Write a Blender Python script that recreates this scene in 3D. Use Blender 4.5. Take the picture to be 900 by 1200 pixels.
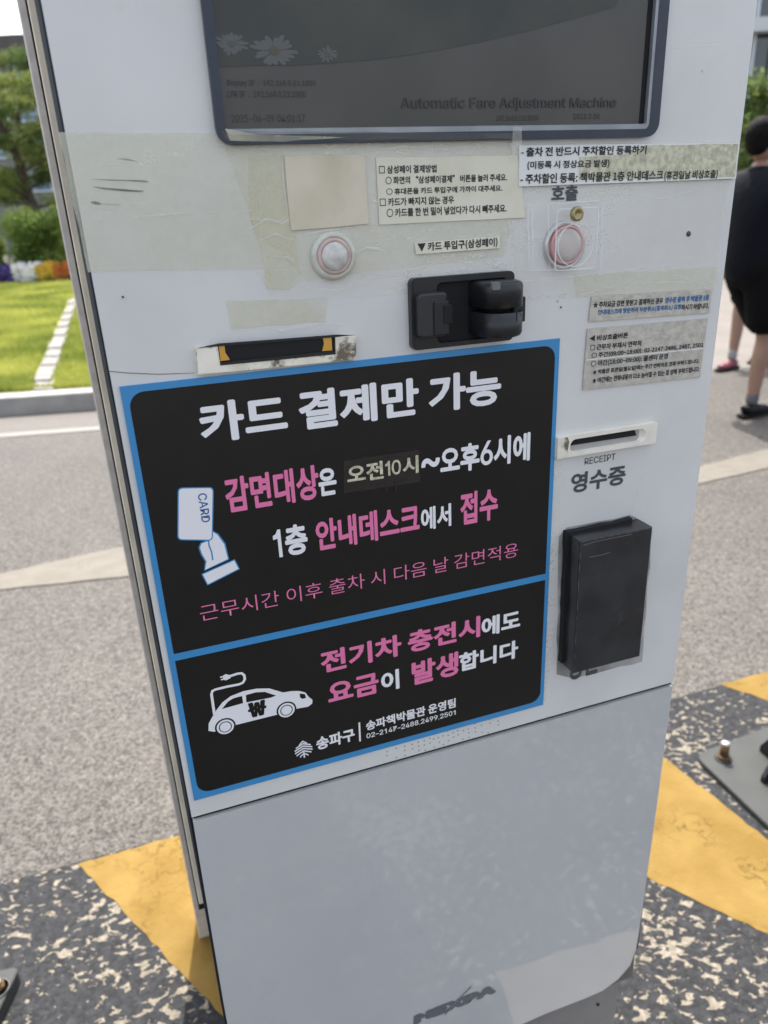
import bpy, bmesh, math, random
import numpy as np
from mathutils import Vector, Matrix

sc = bpy.context.scene
C = sc.collection
for o in list(bpy.data.objects):
    bpy.data.objects.remove(o)
rnd = random.Random(7)

# ---------------------------------------------------------------- camera
F = 868.0                       # focal length in pixels of a 900 x 1200 picture
H = 1.30                        # camera height
D = 0.50116                     # camera to front panel, along the panel's normal
_v = np.array([100.0, 2121.0, F]); UP = -_v / np.linalg.norm(_v)
FW = np.array([0, 0, 1.0])
Yc = FW - FW.dot(UP) * UP; Yc /= np.linalg.norm(Yc)
Xc = np.cross(Yc, UP)
R = np.array([Xc, Yc, UP])      # camera axes (right, down, forward) to world
cam_d = bpy.data.cameras.new('camera'); cam = bpy.data.objects.new('camera', cam_d); C.objects.link(cam)
cx, cy, cz = R @ np.array([1, 0, 0]), R @ np.array([0, -1, 0]), R @ np.array([0, 0, -1])
cam.matrix_world = Matrix(((cx[0], cy[0], cz[0], 0), (cx[1], cy[1], cz[1], 0), (cx[2], cy[2], cz[2], H), (0, 0, 0, 1)))
cam_d.sensor_fit = 'VERTICAL'; cam_d.sensor_height = 36; cam_d.lens = F / 1200 * 36
cam_d.clip_start = 0.02; cam_d.clip_end = 2000
cam_d.dof.use_dof = True; cam_d.dof.focus_distance = 0.56; cam_d.dof.aperture_fstop = 8.0
sc.camera = cam

# ---------------------------------------------------------------- world, sun, exposure
SUN_EL = math.radians(62); SUN_AZ = math.atan(-0.10)      # azimuth from +Y towards +X
w = bpy.data.worlds.new('World'); sc.world = w; w.use_nodes = True
nt = w.node_tree; bg = nt.nodes['Background']
sky = nt.nodes.new('ShaderNodeTexSky'); sky.sky_type = 'NISHITA'; sky.sun_disc = False
sky.sun_elevation = SUN_EL; sky.sun_rotation = SUN_AZ; sky.air_density = 0.9; sky.dust_density = 4.0; sky.ozone_density = 1.0
hs = nt.nodes.new('ShaderNodeHueSaturation'); hs.inputs['Saturation'].default_value = 0.45   # hazy, whitish sky
nt.links.new(sky.outputs[0], hs.inputs['Color']); nt.links.new(hs.outputs[0], bg.inputs[0]); bg.inputs[1].default_value = 0.14
sun_d = bpy.data.lights.new('sun', 'SUN'); sun_d.energy = 2.25; sun_d.angle = math.radians(0.5); sun_d.color = (1, 0.95, 0.88)
sun = bpy.data.objects.new('sun', sun_d); C.objects.link(sun)
sd = Vector((math.sin(SUN_AZ) * math.cos(SUN_EL), math.cos(SUN_AZ) * math.cos(SUN_EL), math.sin(SUN_EL)))
sun.rotation_euler = sd.to_track_quat('Z', 'Y').to_euler(); sun.location = (0, 0, 8)
sc.cycles.transparent_max_bounces = 48
sc.view_settings.view_transform = 'Standard'; sc.view_settings.look = 'None'
sc.view_settings.exposure = 1.65; sc.view_settings.gamma = 1

# ---------------------------------------------------------------- places in the world
YAW = math.atan2(0.3186283, 0.947880)
u = np.array([math.cos(YAW), math.sin(YAW), 0]); n = np.array([u[1], -u[0], 0])   # along the panel, out of the panel
def ray(px, py): return R @ np.array([px - 450.0, py - 600.0, F])
def G(px, py, z=0.0):                                   # point of the horizontal plane z
    r = ray(px, py); t = -(H - z) / r[2]; return Vector((r[0] * t, r[1] * t, z))
def A(px, py, Y):                                       # point at distance Y
    r = ray(px, py); t = Y / r[1]; return Vector((r[0] * t, Y, H + r[2] * t))
def P(px, py, off=0.0):                                 # (along, up) on the machine's front, off metres behind it
    r = ray(px, py); t = -(D + off) / r.dot(n); p = r * t
    return (p.dot(u), p[2] + H)

# ---------------------------------------------------------------- materials
MATS = {}
def mat(name, col, rough=0.5, metal=0.0, var=0.0, vscale=20, bump=0.0, bscale=200, col2=None, coat=0.0, coord='Object', detail=4, spec=0.5, lo=0.35, hi=0.65, trans=0.0, alpha=1.0, stretch=None, bdist=0.001):
    if name in MATS: return MATS[name]
    m = bpy.data.materials.new(name); m.use_nodes = True; N = m.node_tree.nodes; L = m.node_tree.links
    b = N['Principled BSDF']; b.inputs['Base Color'].default_value = (*col, 1); b.inputs['Roughness'].default_value = rough
    b.inputs['Metallic'].default_value = metal; b.inputs['Coat Weight'].default_value = coat; b.inputs['Coat Roughness'].default_value = 0.06
    b.inputs['Specular IOR Level'].default_value = spec; b.inputs['Alpha'].default_value = alpha
    b.inputs['Transmission Weight'].default_value = trans
    tc = N.new('ShaderNodeTexCoord'); src = tc.outputs[coord]
    if stretch:
        mp = N.new('ShaderNodeMapping'); mp.inputs['Scale'].default_value = stretch; L.new(src, mp.inputs[0]); src = mp.outputs[0]
    if var or col2:
        nz = N.new('ShaderNodeTexNoise'); nz.inputs['Scale'].default_value = vscale; nz.inputs['Detail'].default_value = detail
        L.new(src, nz.inputs['Vector'])
        cr = N.new('ShaderNodeValToRGB'); cr.color_ramp.elements[0].position = lo; cr.color_ramp.elements[1].position = hi
        c2 = col2 if col2 else tuple(c * (1 + var) for c in col); c1 = col if col2 else tuple(c * (1 - var) for c in col)
        cr.color_ramp.elements[0].color = (*c1, 1); cr.color_ramp.elements[1].color = (*c2, 1)
        L.new(nz.outputs[0], cr.inputs[0]); L.new(cr.outputs[0], b.inputs['Base Color'])
    if bump:
        nb = N.new('ShaderNodeTexNoise'); nb.inputs['Scale'].default_value = bscale; nb.inputs['Detail'].default_value = 3
        L.new(src, nb.inputs['Vector'])
        bp = N.new('ShaderNodeBump'); bp.inputs['Strength'].default_value = bump; bp.inputs['Distance'].default_value = bdist
        L.new(nb.outputs[0], bp.inputs['Height']); L.new(bp.outputs[0], b.inputs['Normal'])
    MATS[name] = m; return m
def nodes(m): return m.node_tree.nodes, m.node_tree.links, m.node_tree.nodes['Principled BSDF']

WHITE = mat('white_enamel', (0.655, 0.655, 0.64), 0.32, var=0.05, vscale=9, bump=0.05, bscale=60, coat=0.25)
# faint grime, mostly small specks
def grime(m, col, dirt, lo=0.62, hi=0.75, sc1=14, fleck=True):
    N, L, b = nodes(m)
    tc = N.new('ShaderNodeTexCoord'); nz = N.new('ShaderNodeTexNoise'); nz.inputs['Scale'].default_value = sc1; nz.inputs['Detail'].default_value = 8; nz.inputs['Roughness'].default_value = 0.7
    L.new(tc.outputs['Object'], nz.inputs['Vector'])
    cr = N.new('ShaderNodeValToRGB'); cr.color_ramp.elements[0].position = lo; cr.color_ramp.elements[1].position = hi
    L.new(nz.outputs[0], cr.inputs[0])
    mx = N.new('ShaderNodeMixRGB'); mx.inputs[2].default_value = (*dirt, 1)
    old = b.inputs['Base Color'].links
    if old: L.new(old[0].from_socket, mx.inputs[1])
    else: mx.inputs[1].default_value = (*col, 1)
    L.new(cr.outputs[0], mx.inputs[0])
    out = mx.outputs[0]
    if fleck:
        vo = N.new('ShaderNodeTexVoronoi'); vo.inputs['Scale'].default_value = 28; L.new(tc.outputs['Object'], vo.inputs['Vector'])
        c3 = N.new('ShaderNodeValToRGB'); c3.color_ramp.elements[0].position = 0.025; c3.color_ramp.elements[1].position = 0.04
        c3.color_ramp.elements[0].color = (1, 1, 1, 1); c3.color_ramp.elements[1].color = (0, 0, 0, 1)
        L.new(vo.outputs['Distance'], c3.inputs[0])
        m2 = N.new('ShaderNodeMixRGB'); m2.inputs[2].default_value = (*[d * 0.4 for d in dirt], 1)
        wn = N.new('ShaderNodeMath'); wn.operation = 'MULTIPLY'; wn.inputs[1].default_value = 0.5
        gt = N.new('ShaderNodeMath'); gt.operation = 'GREATER_THAN'; gt.inputs[1].default_value = 0.72
        sp = N.new('ShaderNodeSeparateColor'); L.new(vo.outputs['Color'], sp.inputs[0]); L.new(sp.outputs[0], gt.inputs[0])
        L.new(c3.outputs[0], wn.inputs[0]); mm = N.new('ShaderNodeMath'); mm.operation = 'MULTIPLY'
        L.new(wn.outputs[0], mm.inputs[0]); L.new(gt.outputs[0], mm.inputs[1]); L.new(mm.outputs[0], m2.inputs[0]); L.new(out, m2.inputs[1]); out = m2.outputs[0]
    L.new(out, b.inputs['Base Color'])
grime(WHITE, (0.5, 0.5, 0.5), (0.46, 0.46, 0.43), 0.60, 0.85)
DOORM = mat('door_enamel', (0.49, 0.495, 0.495), 0.45, var=0.03, vscale=7, coat=1.0, spec=0.2)
nodes(DOORM)[2].inputs['Coat Roughness'].default_value = 0.025
grime(DOORM, (0.5, 0.52, 0.56), (0.42, 0.42, 0.42), 0.6, 0.9)
NAVY = mat('navy_bezel', (0.022, 0.033, 0.052), 0.4, var=0.15, vscale=30)
GREYF = mat('grey_inner_frame', (0.27, 0.29, 0.31), 0.35, 0.2, var=0.1, vscale=40)
BLACKP = mat('black_plastic', (0.012, 0.013, 0.016), 0.34, bump=0.1, bscale=700)
BLACKM = mat('matte_black', (0.006, 0.006, 0.007), 0.8)
POSTER_K = mat('poster_black', (0.010, 0.0095, 0.009), 0.28, var=0.1, vscale=50, spec=0.4, bump=0.15, bscale=14, bdist=0.002)
grime(POSTER_K, (0.009, 0.009, 0.008), (0.03, 0.03, 0.03), 0.75, 0.95, 30)
POSTER_B = mat('poster_blue', (0.040, 0.25, 0.53), 0.35, coat=0.3)
POSTER_W = mat('poster_white', (0.80, 0.80, 0.82), 0.4)
PINK = mat('poster_pink', (0.76, 0.185, 0.38), 0.4)
SILVER = mat('brushed_steel', (0.68, 0.62, 0.55), 0.5, 0.25, var=0.08, vscale=60, bump=0.05)
BEIGE = mat('beige_casing', (0.78, 0.69, 0.54), 0.5, 0.0, var=0.1, vscale=30)
DKGREY = mat('dark_grey_frame', (0.10, 0.11, 0.12), 0.45, 0.3, var=0.15, vscale=40)
GASKET = mat('gasket', (0.008, 0.01, 0.018), 0.5)
PEDESTAL = mat('pedestal_grey', (0.17, 0.17, 0.18), 0.45, var=0.1, vscale=12, bump=0.05)
CREAMM = mat('worn_plated_metal', (0.80, 0.76, 0.64), 0.42, 0.1, var=0.1, vscale=100, bump=0.3, bscale=300)
grime(CREAMM, (0.5, 0.48, 0.4), (0.16, 0.13, 0.09), 0.50, 0.60, 70, False)
CREAMC = mat('cleaner_plated_metal', (0.84, 0.80, 0.70), 0.38, 0.1, var=0.06, vscale=60)
AMBER = mat('amber_plastic', (0.62, 0.33, 0.05), 0.35)
PAPER = mat('aged_paper', (0.74, 0.72, 0.60), 0.6, col2=(0.66, 0.64, 0.50), vscale=30)
PAPERW = mat('white_paper', (0.74, 0.75, 0.73), 0.5, var=0.03, vscale=20)
CARDB = mat('beige_card', (0.66, 0.60, 0.47), 0.65, col2=(0.50, 0.47, 0.32), vscale=26, lo=0.45, hi=0.8, bump=0.1)
KHAKI = mat('khaki_tape', (0.52, 0.51, 0.37), 0.45, var=0.22, vscale=260, bump=0.4, bscale=400)
SILVL = mat('silver_label', (0.52, 0.50, 0.44), 0.42, 0.25, var=0.12, vscale=160, bump=0.6, bscale=260)
INK = mat('black_ink', (0.012, 0.012, 0.014), 0.5)
INKG = mat('grey_print', (0.060, 0.064, 0.072), 0.5)
INKB = mat('blue_ink', (0.02, 0.13, 0.33), 0.5)
METTXT = mat('metallic_text', (0.66, 0.63, 0.48), 0.4, 0.4, var=0.25, vscale=300)
TAPEK = mat('black_tape', (0.022, 0.018, 0.017), 0.25, bump=0.8, bscale=120)
BOXM = mat('black_lacquer', (0.022, 0.023, 0.026), 0.36, var=0.3, vscale=30, bump=0.15, bscale=90)
grime(BOXM, (0.02, 0.02, 0.02), (0.07, 0.065, 0.06), 0.6, 0.8, 35, False)
BRASS = mat('brass', (0.36, 0.31, 0.16), 0.4, 0.7)
REDR = mat('red_plastic', (0.56, 0.40, 0.37), 0.4, var=0.2, vscale=120)
DOME = mat('clouded_dome', (0.44, 0.43, 0.41), 0.2, col2=(0.62, 0.61, 0.58), vscale=200, coat=0.8, bump=0.8, bscale=160)
def sheer(name, col, alpha, rough=0.2, patchy=True, bscale=60, lo=0.3, hi=0.7, amin=0.6, wr=0.0):   # a sheet one sees through
    m = mat(name, col, rough, bump=0.5, bscale=bscale, coat=0.5)
    N, L, b = nodes(m); b.inputs['Alpha'].default_value = alpha
    if patchy:
        tc = N.new('ShaderNodeTexCoord'); nz = N.new('ShaderNodeTexNoise'); nz.inputs['Scale'].default_value = 22; nz.inputs['Detail'].default_value = 6
        L.new(tc.outputs['Object'], nz.inputs['Vector']); mr = N.new('ShaderNodeMapRange')
        mr.inputs[1].default_value = lo; mr.inputs[2].default_value = hi; mr.inputs[3].default_value = alpha * amin; mr.inputs[4].default_value = min(1, alpha * 1.35)
        L.new(nz.outputs[0], mr.inputs[0])
        # wrinkles: thin milky lines where the film is lifted
        mp = N.new('ShaderNodeMapping'); mp.inputs['Scale'].default_value = (0.6, 1, 1.5); L.new(tc.outputs['Object'], mp.inputs[0])
        n2 = N.new('ShaderNodeTexNoise'); n2.inputs['Scale'].default_value = 26; n2.inputs['Detail'].default_value = 5; n2.inputs['Roughness'].default_value = 0.6; L.new(mp.outputs[0], n2.inputs['Vector'])
        sb_ = N.new('ShaderNodeMath'); sb_.operation = 'SUBTRACT'; sb_.inputs[1].default_value = 0.5; L.new(n2.outputs[0], sb_.inputs[0])
        ab = N.new('ShaderNodeMath'); ab.operation = 'ABSOLUTE'; L.new(sb_.outputs[0], ab.inputs[0])
        rg = N.new('ShaderNodeMapRange'); rg.inputs[1].default_value = 0.0; rg.inputs[2].default_value = 0.007; rg.inputs[3].default_value = 1.0; rg.inputs[4].default_value = 0.0; L.new(ab.outputs[0], rg.inputs[0])
        n3 = N.new('ShaderNodeTexNoise'); n3.inputs['Scale'].default_value = 9; L.new(tc.outputs['Object'], n3.inputs['Vector'])
        g3 = N.new('ShaderNodeMapRange'); g3.inputs[1].default_value = 0.50; g3.inputs[2].default_value = 0.62; g3.inputs[3].default_value = 0.0; g3.inputs[4].default_value = wr; L.new(n3.outputs[0], g3.inputs[0])
        mm = N.new('ShaderNodeMath'); mm.operation = 'MULTIPLY'; L.new(rg.outputs[0], mm.inputs[0]); L.new(g3.outputs[0], mm.inputs[1])
        ad = N.new('ShaderNodeMath'); ad.operation = 'ADD'; ad.use_clamp = True; L.new(mr.outputs[0], ad.inputs[0]); L.new(mm.outputs[0], ad.inputs[1]); L.new(ad.outputs[0], b.inputs['Alpha'])
        mc = N.new('ShaderNodeMixRGB'); mc.inputs[1].default_value = (*col, 1); mc.inputs[2].default_value = (0.9, 0.9, 0.86, 1); L.new(mm.outputs[0], mc.inputs[0]); L.new(mc.outputs[0], b.inputs['Base Color'])
    return m
TAPE = sheer('yellowed_tape', (0.84, 0.83, 0.68), 0.25, amin=0.75, wr=0.6)
TAPEY = sheer('browned_tape', (0.80, 0.78, 0.58), 0.34, amin=0.3, wr=0.6)
TAPEC = sheer('clear_tape', (0.87, 0.86, 0.76), 0.10, amin=0.5, wr=0.55)
ACRYL = sheer('clear_acrylic', (0.95, 0.95, 0.95), 0.06, 0.08, False)
ACRED = sheer('acrylic_edge', (0.86, 0.87, 0.88), 0.62, 0.15, False)
GLUE = sheer('glue_smear', (0.14, 0.14, 0.13), 0.30, 0.4, True, amin=0.2)
SCUFF = sheer('scuff', (0.10, 0.08, 0.05), 0.75, 0.6, True, amin=0.1)
CREASE = sheer('tape_crease', (0.85, 0.86, 0.82), 0.45, 0.3, True, amin=0.2)
SCRD = mat('screen_dark', (0.036, 0.041, 0.037), 0.15, col2=(0.062, 0.062, 0.048), vscale=13, lo=0.4, hi=0.7, spec=0.3)
SCRL = mat('screen_light', (0.062, 0.060, 0.054), 0.15, col2=(0.078, 0.075, 0.068), vscale=8, lo=0.4, hi=0.6, spec=0.3)
SCRT = mat('screen_text', (0.014, 0.014, 0.014), 0.2)
SCRP = mat('screen_petal', (0.070, 0.074, 0.070), 0.2)
SCRC = mat('screen_flower_centre', (0.055, 0.048, 0.026), 0.2)

# ---------------------------------------------------------------- object helpers
def tag(o, label=None, cat=None, group=None, kind=None):
    if label: o['label'] = label
    if cat: o['category'] = cat
    if group: o['group'] = group
    if kind: o['kind'] = kind
    return o
def thing(name, label, cat, loc=(0, 0, 0), rz=0.0, group=None):
    o = bpy.data.objects.new(name, None); C.objects.link(o); o.location = loc; o.rotation_euler = (0, 0, rz)
    o.empty_display_size = 0.1
    return tag(o, label, cat, group)
def link(name, me, m=None, parent=None, smooth=False, label=None):
    if m is not None and len(me.materials) == 0: me.materials.append(m)
    if smooth:
        for p in me.polygons: p.use_smooth = True
    o = bpy.data.objects.new(name, me); C.objects.link(o)
    if parent: o.parent = parent
    if label: o['label'] = label
    return o
def pyd(name, vs, fs, m=None, parent=None, smooth=False, label=None):
    me = bpy.data.meshes.new(name); me.from_pydata([tuple(v) for v in vs], [], fs); me.update()
    return link(name, me, m, parent, smooth, label)
def fixn(me):
    bm = bmesh.new(); bm.from_mesh(me); bmesh.ops.recalc_face_normals(bm, faces=bm.faces); bm.to_mesh(me); bm.free()
# all machine pieces: x along the front, y into the machine, z up
def prism(name, pts, y0, y1, m, parent, label=None, bev=0.0):
    """outline pts (x, z) from depth y0 (front) to y1 (back)"""
    bm = bmesh.new()
    a = [bm.verts.new((p[0], y0, p[1])) for p in pts]; b = [bm.verts.new((p[0], y1, p[1])) for p in pts]
    k = len(pts)
    ff = bm.faces.new(a); bm.faces.new(b[::-1])
    for i in range(k): bm.faces.new((a[i], b[i], b[(i + 1) % k], a[(i + 1) % k]))
    bmesh.ops.recalc_face_normals(bm, faces=bm.faces)
    if bev:
        es = [e for e in bm.edges if abs(e.verts[0].co.y - y0) < 1e-7 and abs(e.verts[1].co.y - y0) < 1e-7]
        bmesh.ops.bevel(bm, geom=es, offset=bev, segments=2, affect='EDGES', profile=0.5, clamp_overlap=True)
    bmesh.ops.triangulate(bm, faces=[f for f in bm.faces if len(f.verts) > 4])
    me = bpy.data.meshes.new(name); bm.to_mesh(me); bm.free()
    return link(name, me, m, parent, label=label)
def rr(x0, x1, z0, z1, r, seg=6):
    out = []
    rs = r if isinstance(r, (list, tuple)) else (r, r, r, r)     # BL BR TR TL
    for (cx_, cz_, a0, rad) in ((x0, z0, 180, rs[0]), (x1, z0, 270, rs[1]), (x1, z1, 0, rs[2]), (x0, z1, 90, rs[3])):
        sx = 1 if cx_ == x0 else -1; sz = 1 if cz_ == z0 else -1
        for i in range(seg + 1):
            a = math.radians(a0 + 90 * i / seg)
            out.append((cx_ + sx * rad + rad * math.cos(a), cz_ + sz * rad + rad * math.sin(a)))
    return out
def frame(name, outer, inner, y0, y1, m, parent, inner_back=None, label=None):
    """a ring: outer and inner outlines with the same point count"""
    k = len(outer); ib = inner_back or inner
    vs = [(p[0], y0, p[1]) for p in outer] + [(p[0], y0, p[1]) for p in inner] + [(p[0], y1, p[1]) for p in outer] + [(p[0], y1, p[1]) for p in ib]
    fs = []
    for i in range(k):
        j = (i + 1) % k
        fs += [(i, j, k + j, k + i), (i, 2 * k + i, 2 * k + j, j), (k + i, k + j, 3 * k + j, 3 * k + i)]
    o = pyd(name, vs, fs, m, parent, label=label); fixn(o.data); return o
def quadP(pts, off=0.0): return [P(x, y, off) for x, y in pts]
def box(name, x0, x1, y0, y1, z0, z1, m, parent, label=None, bev=0.0):
    bm = bmesh.new(); bmesh.ops.create_cube(bm, size=1)
    for v in bm.verts: v.co = Vector(((x0 + x1) / 2 + v.co.x * (x1 - x0), (y0 + y1) / 2 + v.co.y * (y1 - y0), (z0 + z1) / 2 + v.co.z * (z1 - z0)))
    if bev: bmesh.ops.bevel(bm, geom=list(bm.edges), offset=bev, segments=2, affect='EDGES', profile=0.5)
    me = bpy.data.meshes.new(name); bm.to_mesh(me); bm.free(); return link(name, me, m, parent, label=label)
def lathe(name, prof, cx_, cz_, m, parent, seg=40, label=None, y=0):
    """prof: list of (radius, depth)"""
    vs, fs = [], []
    for r, d in prof:
        for i in range(seg):
            a = 2 * math.pi * i / seg; vs.append((cx_ + r * math.cos(a), y + d, cz_ + r * math.sin(a)))
    for j in range(len(prof) - 1):
        for i in range(seg):
            k = (i + 1) % seg; fs.append((j * seg + i, j * seg + k, (j + 1) * seg + k, (j + 1) * seg + i))
    if prof[-1][0] > 1e-5: fs.append([(len(prof) - 1) * seg + i for i in range(seg)])
    o = pyd(name, vs, fs, m, parent, True, label); fixn(o.data); return o
def strokes(name, lines, width, y, m, parent, thick=0.00012, closed=False, label=None, taper=False):
    """flat ribbons along polylines of (x, z)"""
    vs, fs = [], []
    for ln in lines:
        w_ = width
        pts = [Vector(p) for p in ln]; k = len(pts); base = len(vs)
        for i, p in enumerate(pts):
            w_ = width * (1.0 if not taper else (0.15 + 0.85 * math.sin(math.pi * (i + 0.3) / (k - 0.4))) )
            if closed: d = pts[(i + 1) % k] - pts[i - 1]
            else: d = pts[min(i + 1, k - 1)] - pts[max(i - 1, 0)]
            d = d.normalized() if d.length else Vector((1, 0)); nn = Vector((-d.y, d.x)) * w_ / 2
            ww = 1.0
            vs += [(p.x + nn.x * ww, y, p.y + nn.y * ww), (p.x - nn.x * ww, y, p.y - nn.y * ww)]
        for i in range(k if closed else k - 1):
            a, b = base + 2 * i, base + 2 * ((i + 1) % k); fs.append((a, a + 1, b + 1, b))
    o = pyd(name, vs, fs, m, parent, label=label); fixn(o.data)
    if o.data.polygons and o.data.polygons[0].normal.y > 0: o.data.flip_normals()
    return o

# Blender's own bundled faces: one for Latin and figures, one for Hangul (else its built-in face)
import os
def face(fn):
    try:
        p = os.path.join(bpy.utils.system_resource('DATAFILES'), 'fonts', fn)
        return bpy.data.fonts.load(p) if os.path.exists(p) else None
    except Exception:
        return None
FLAT, FHAN = face('Inter.woff2'), face('Noto Sans CJK Regular.woff2')
def text_mesh(body, bold, hscale=1.0, shear=0.0):
    c = bpy.data.curves.new('t', 'FONT'); c.body = body; c.resolution_u = 3; c.shear = shear
    c.offset = min(bold, 0.006)
    ff = FLAT if body.isascii() else FHAN
    if ff: c.font = ff
    o = bpy.data.objects.new('t', c); C.objects.link(o)
    dg = bpy.context.evaluated_depsgraph_get(); dg.update()
    me = bpy.data.meshes.new_from_object(o.evaluated_get(dg)); bpy.data.objects.remove(o)
    if bold > 0.007:
        d = (bold - 0.006) * 0.42 + 0.001; k = len(me.vertices); co = np.zeros(k * 3); me.vertices.foreach_get('co', co); co = co.reshape(-1, 3)
        fs = [list(p.vertices) for p in me.polygons]; V = []; Fc = []
        dirs = [(0, 0)] + [(d * math.cos(a * math.pi / 4), d * math.sin(a * math.pi / 4)) for a in range(8)]
        if d < 0.008: dirs = dirs[1::2]
        for j, (ax, ay) in enumerate(dirs):
            V += [(q[0] + ax, q[1] + ay, j * 0.001) for q in co]; Fc += [[i + j * k for i in f] for f in fs]
        bpy.data.meshes.remove(me); me = bpy.data.meshes.new('lettering'); me.from_pydata(V, [], Fc); me.update()
    return me
def lettering(body, L_, R_, T_, B_, m, parent, off, bold=0.01, rot=0.0, turn=0, shear=0.0, label=None, name='lettering'):
    """fit the printed words to the box through four picture points on the front (left, right, top, bottom extremes)"""
    if isinstance(body, list): me = compose(body)
    else: me = text_mesh(body, bold, shear=shear)
    co = np.zeros(len(me.vertices) * 3); me.vertices.foreach_get('co', co); co = co.reshape(-1, 3)
    xy = co[:, :2]
    if turn: a = math.radians(turn); xy = xy @ np.array([[math.cos(a), math.sin(a)], [-math.sin(a), math.cos(a)]])
    lo, hi = xy.min(0), xy.max(0)
    f = (xy - lo) / (hi - lo)
    c_, s_ = math.cos(rot), math.sin(rot)
    def q(p): x, z = P(*p); return (x * c_ + z * s_, -x * s_ + z * c_)
    x0, x1 = q(L_)[0], q(R_)[0]; z1, z0 = q(T_)[1], q(B_)[1]
    X = x0 + f[:, 0] * (x1 - x0); Z = z0 + f[:, 1] * (z1 - z0)
    out = np.stack([X * c_ - Z * s_, -off - co[:, 2] * 0.004, X * s_ + Z * c_], 1)
    me.vertices.foreach_set('co', out.ravel()); me.update()
    o = link(name, me, m, parent, label=label)
    for p in me.polygons[:1]:
        if p.normal.y > 0: me.flip_normals()
    return o
def compose(parts):
    """parts: (text, x0, x1, y0, y1, bold) boxes laid side by side; '|1' draws a flagged digit one"""
    vs, fs = [], []
    for body, x0, x1, y0, y1, bold in parts:
        if body == '|1':
            wv = [(0.55, 0), (0.95, 0), (0.95, 1), (0.62, 1), (0.40, 0.86), (0.05, 0.80), (0.05, 0.66), (0.55, 0.68)]
            b = len(vs); vs += [(x0 + a * (x1 - x0), y0 + c * (y1 - y0), 0) for a, c in wv]; fs += [[b, b + 1, b + 2, b + 3, b + 4, b + 7], [b + 4, b + 5, b + 6, b + 7]]
            continue
        me = text_mesh(body, bold); co = np.zeros(len(me.vertices) * 3); me.vertices.foreach_get('co', co); co = co.reshape(-1, 3)
        lo, hi = co.min(0), co.max(0); b = len(vs)
        for c in co: vs.append((x0 + (c[0] - lo[0]) / (hi[0] - lo[0]) * (x1 - x0), y0 + (c[1] - lo[1]) / (hi[1] - lo[1]) * (y1 - y0), c[2]))
        fs += [[b + i for i in p.vertices] for p in me.polygons]; bpy.data.meshes.remove(me)
    me = bpy.data.meshes.new('lettering'); me.from_pydata(vs, [], fs); me.update(); return me
def digits(s, bold):     # small figures: use the full-width figures, which have a proper 1, squeezed to normal width
    parts = []; x = 0
    for ch in s:
        if ch == ' ': x += 0.35; continue
        if ch == '1': parts.append(('|1', x + 0.04, x + 0.40, 0, 1, 0)); x += 0.62; continue
        if ch in '-–~': parts.append(('-' if ch != '~' else '~', x, x + 0.42, 0.34, 0.48, 0.0)); x += 0.52; continue
        if ch in ',': parts.append((',', x, x + 0.12, -0.16, 0.10, 0.0)); x += 0.24; continue
        if ch in '.': parts.append(('.', x, x + 0.12, 0, 0.12, 0.0)); x += 0.24; continue
        if ch in ':': parts.append((':', x, x + 0.12, 0.05, 0.7, 0.0)); x += 0.26; continue
        parts.append((ch, x, x + 0.54, 0, 1, bold)); x += 0.64
    return parts

# ================================================================ LARGE STRUCTURE: ground, road, kerb, lawn
def sheet(name, pts, z, m, label=None, kind='structure', parent=None, cat=None):
    bm = bmesh.new(); vs = [bm.verts.new((p[0], p[1], z)) for p in pts]; f = bm.faces.new(vs)
    f.normal_update()
    if f.normal.z < 0: f.normal_flip()
    bmesh.ops.triangulate(bm, faces=bm.faces)
    me = bpy.data.meshes.new(name); bm.to_mesh(me); bm.free(); o = link(name, me, m, parent)
    if kind: o['kind'] = kind
    return tag(o, label, cat)

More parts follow.
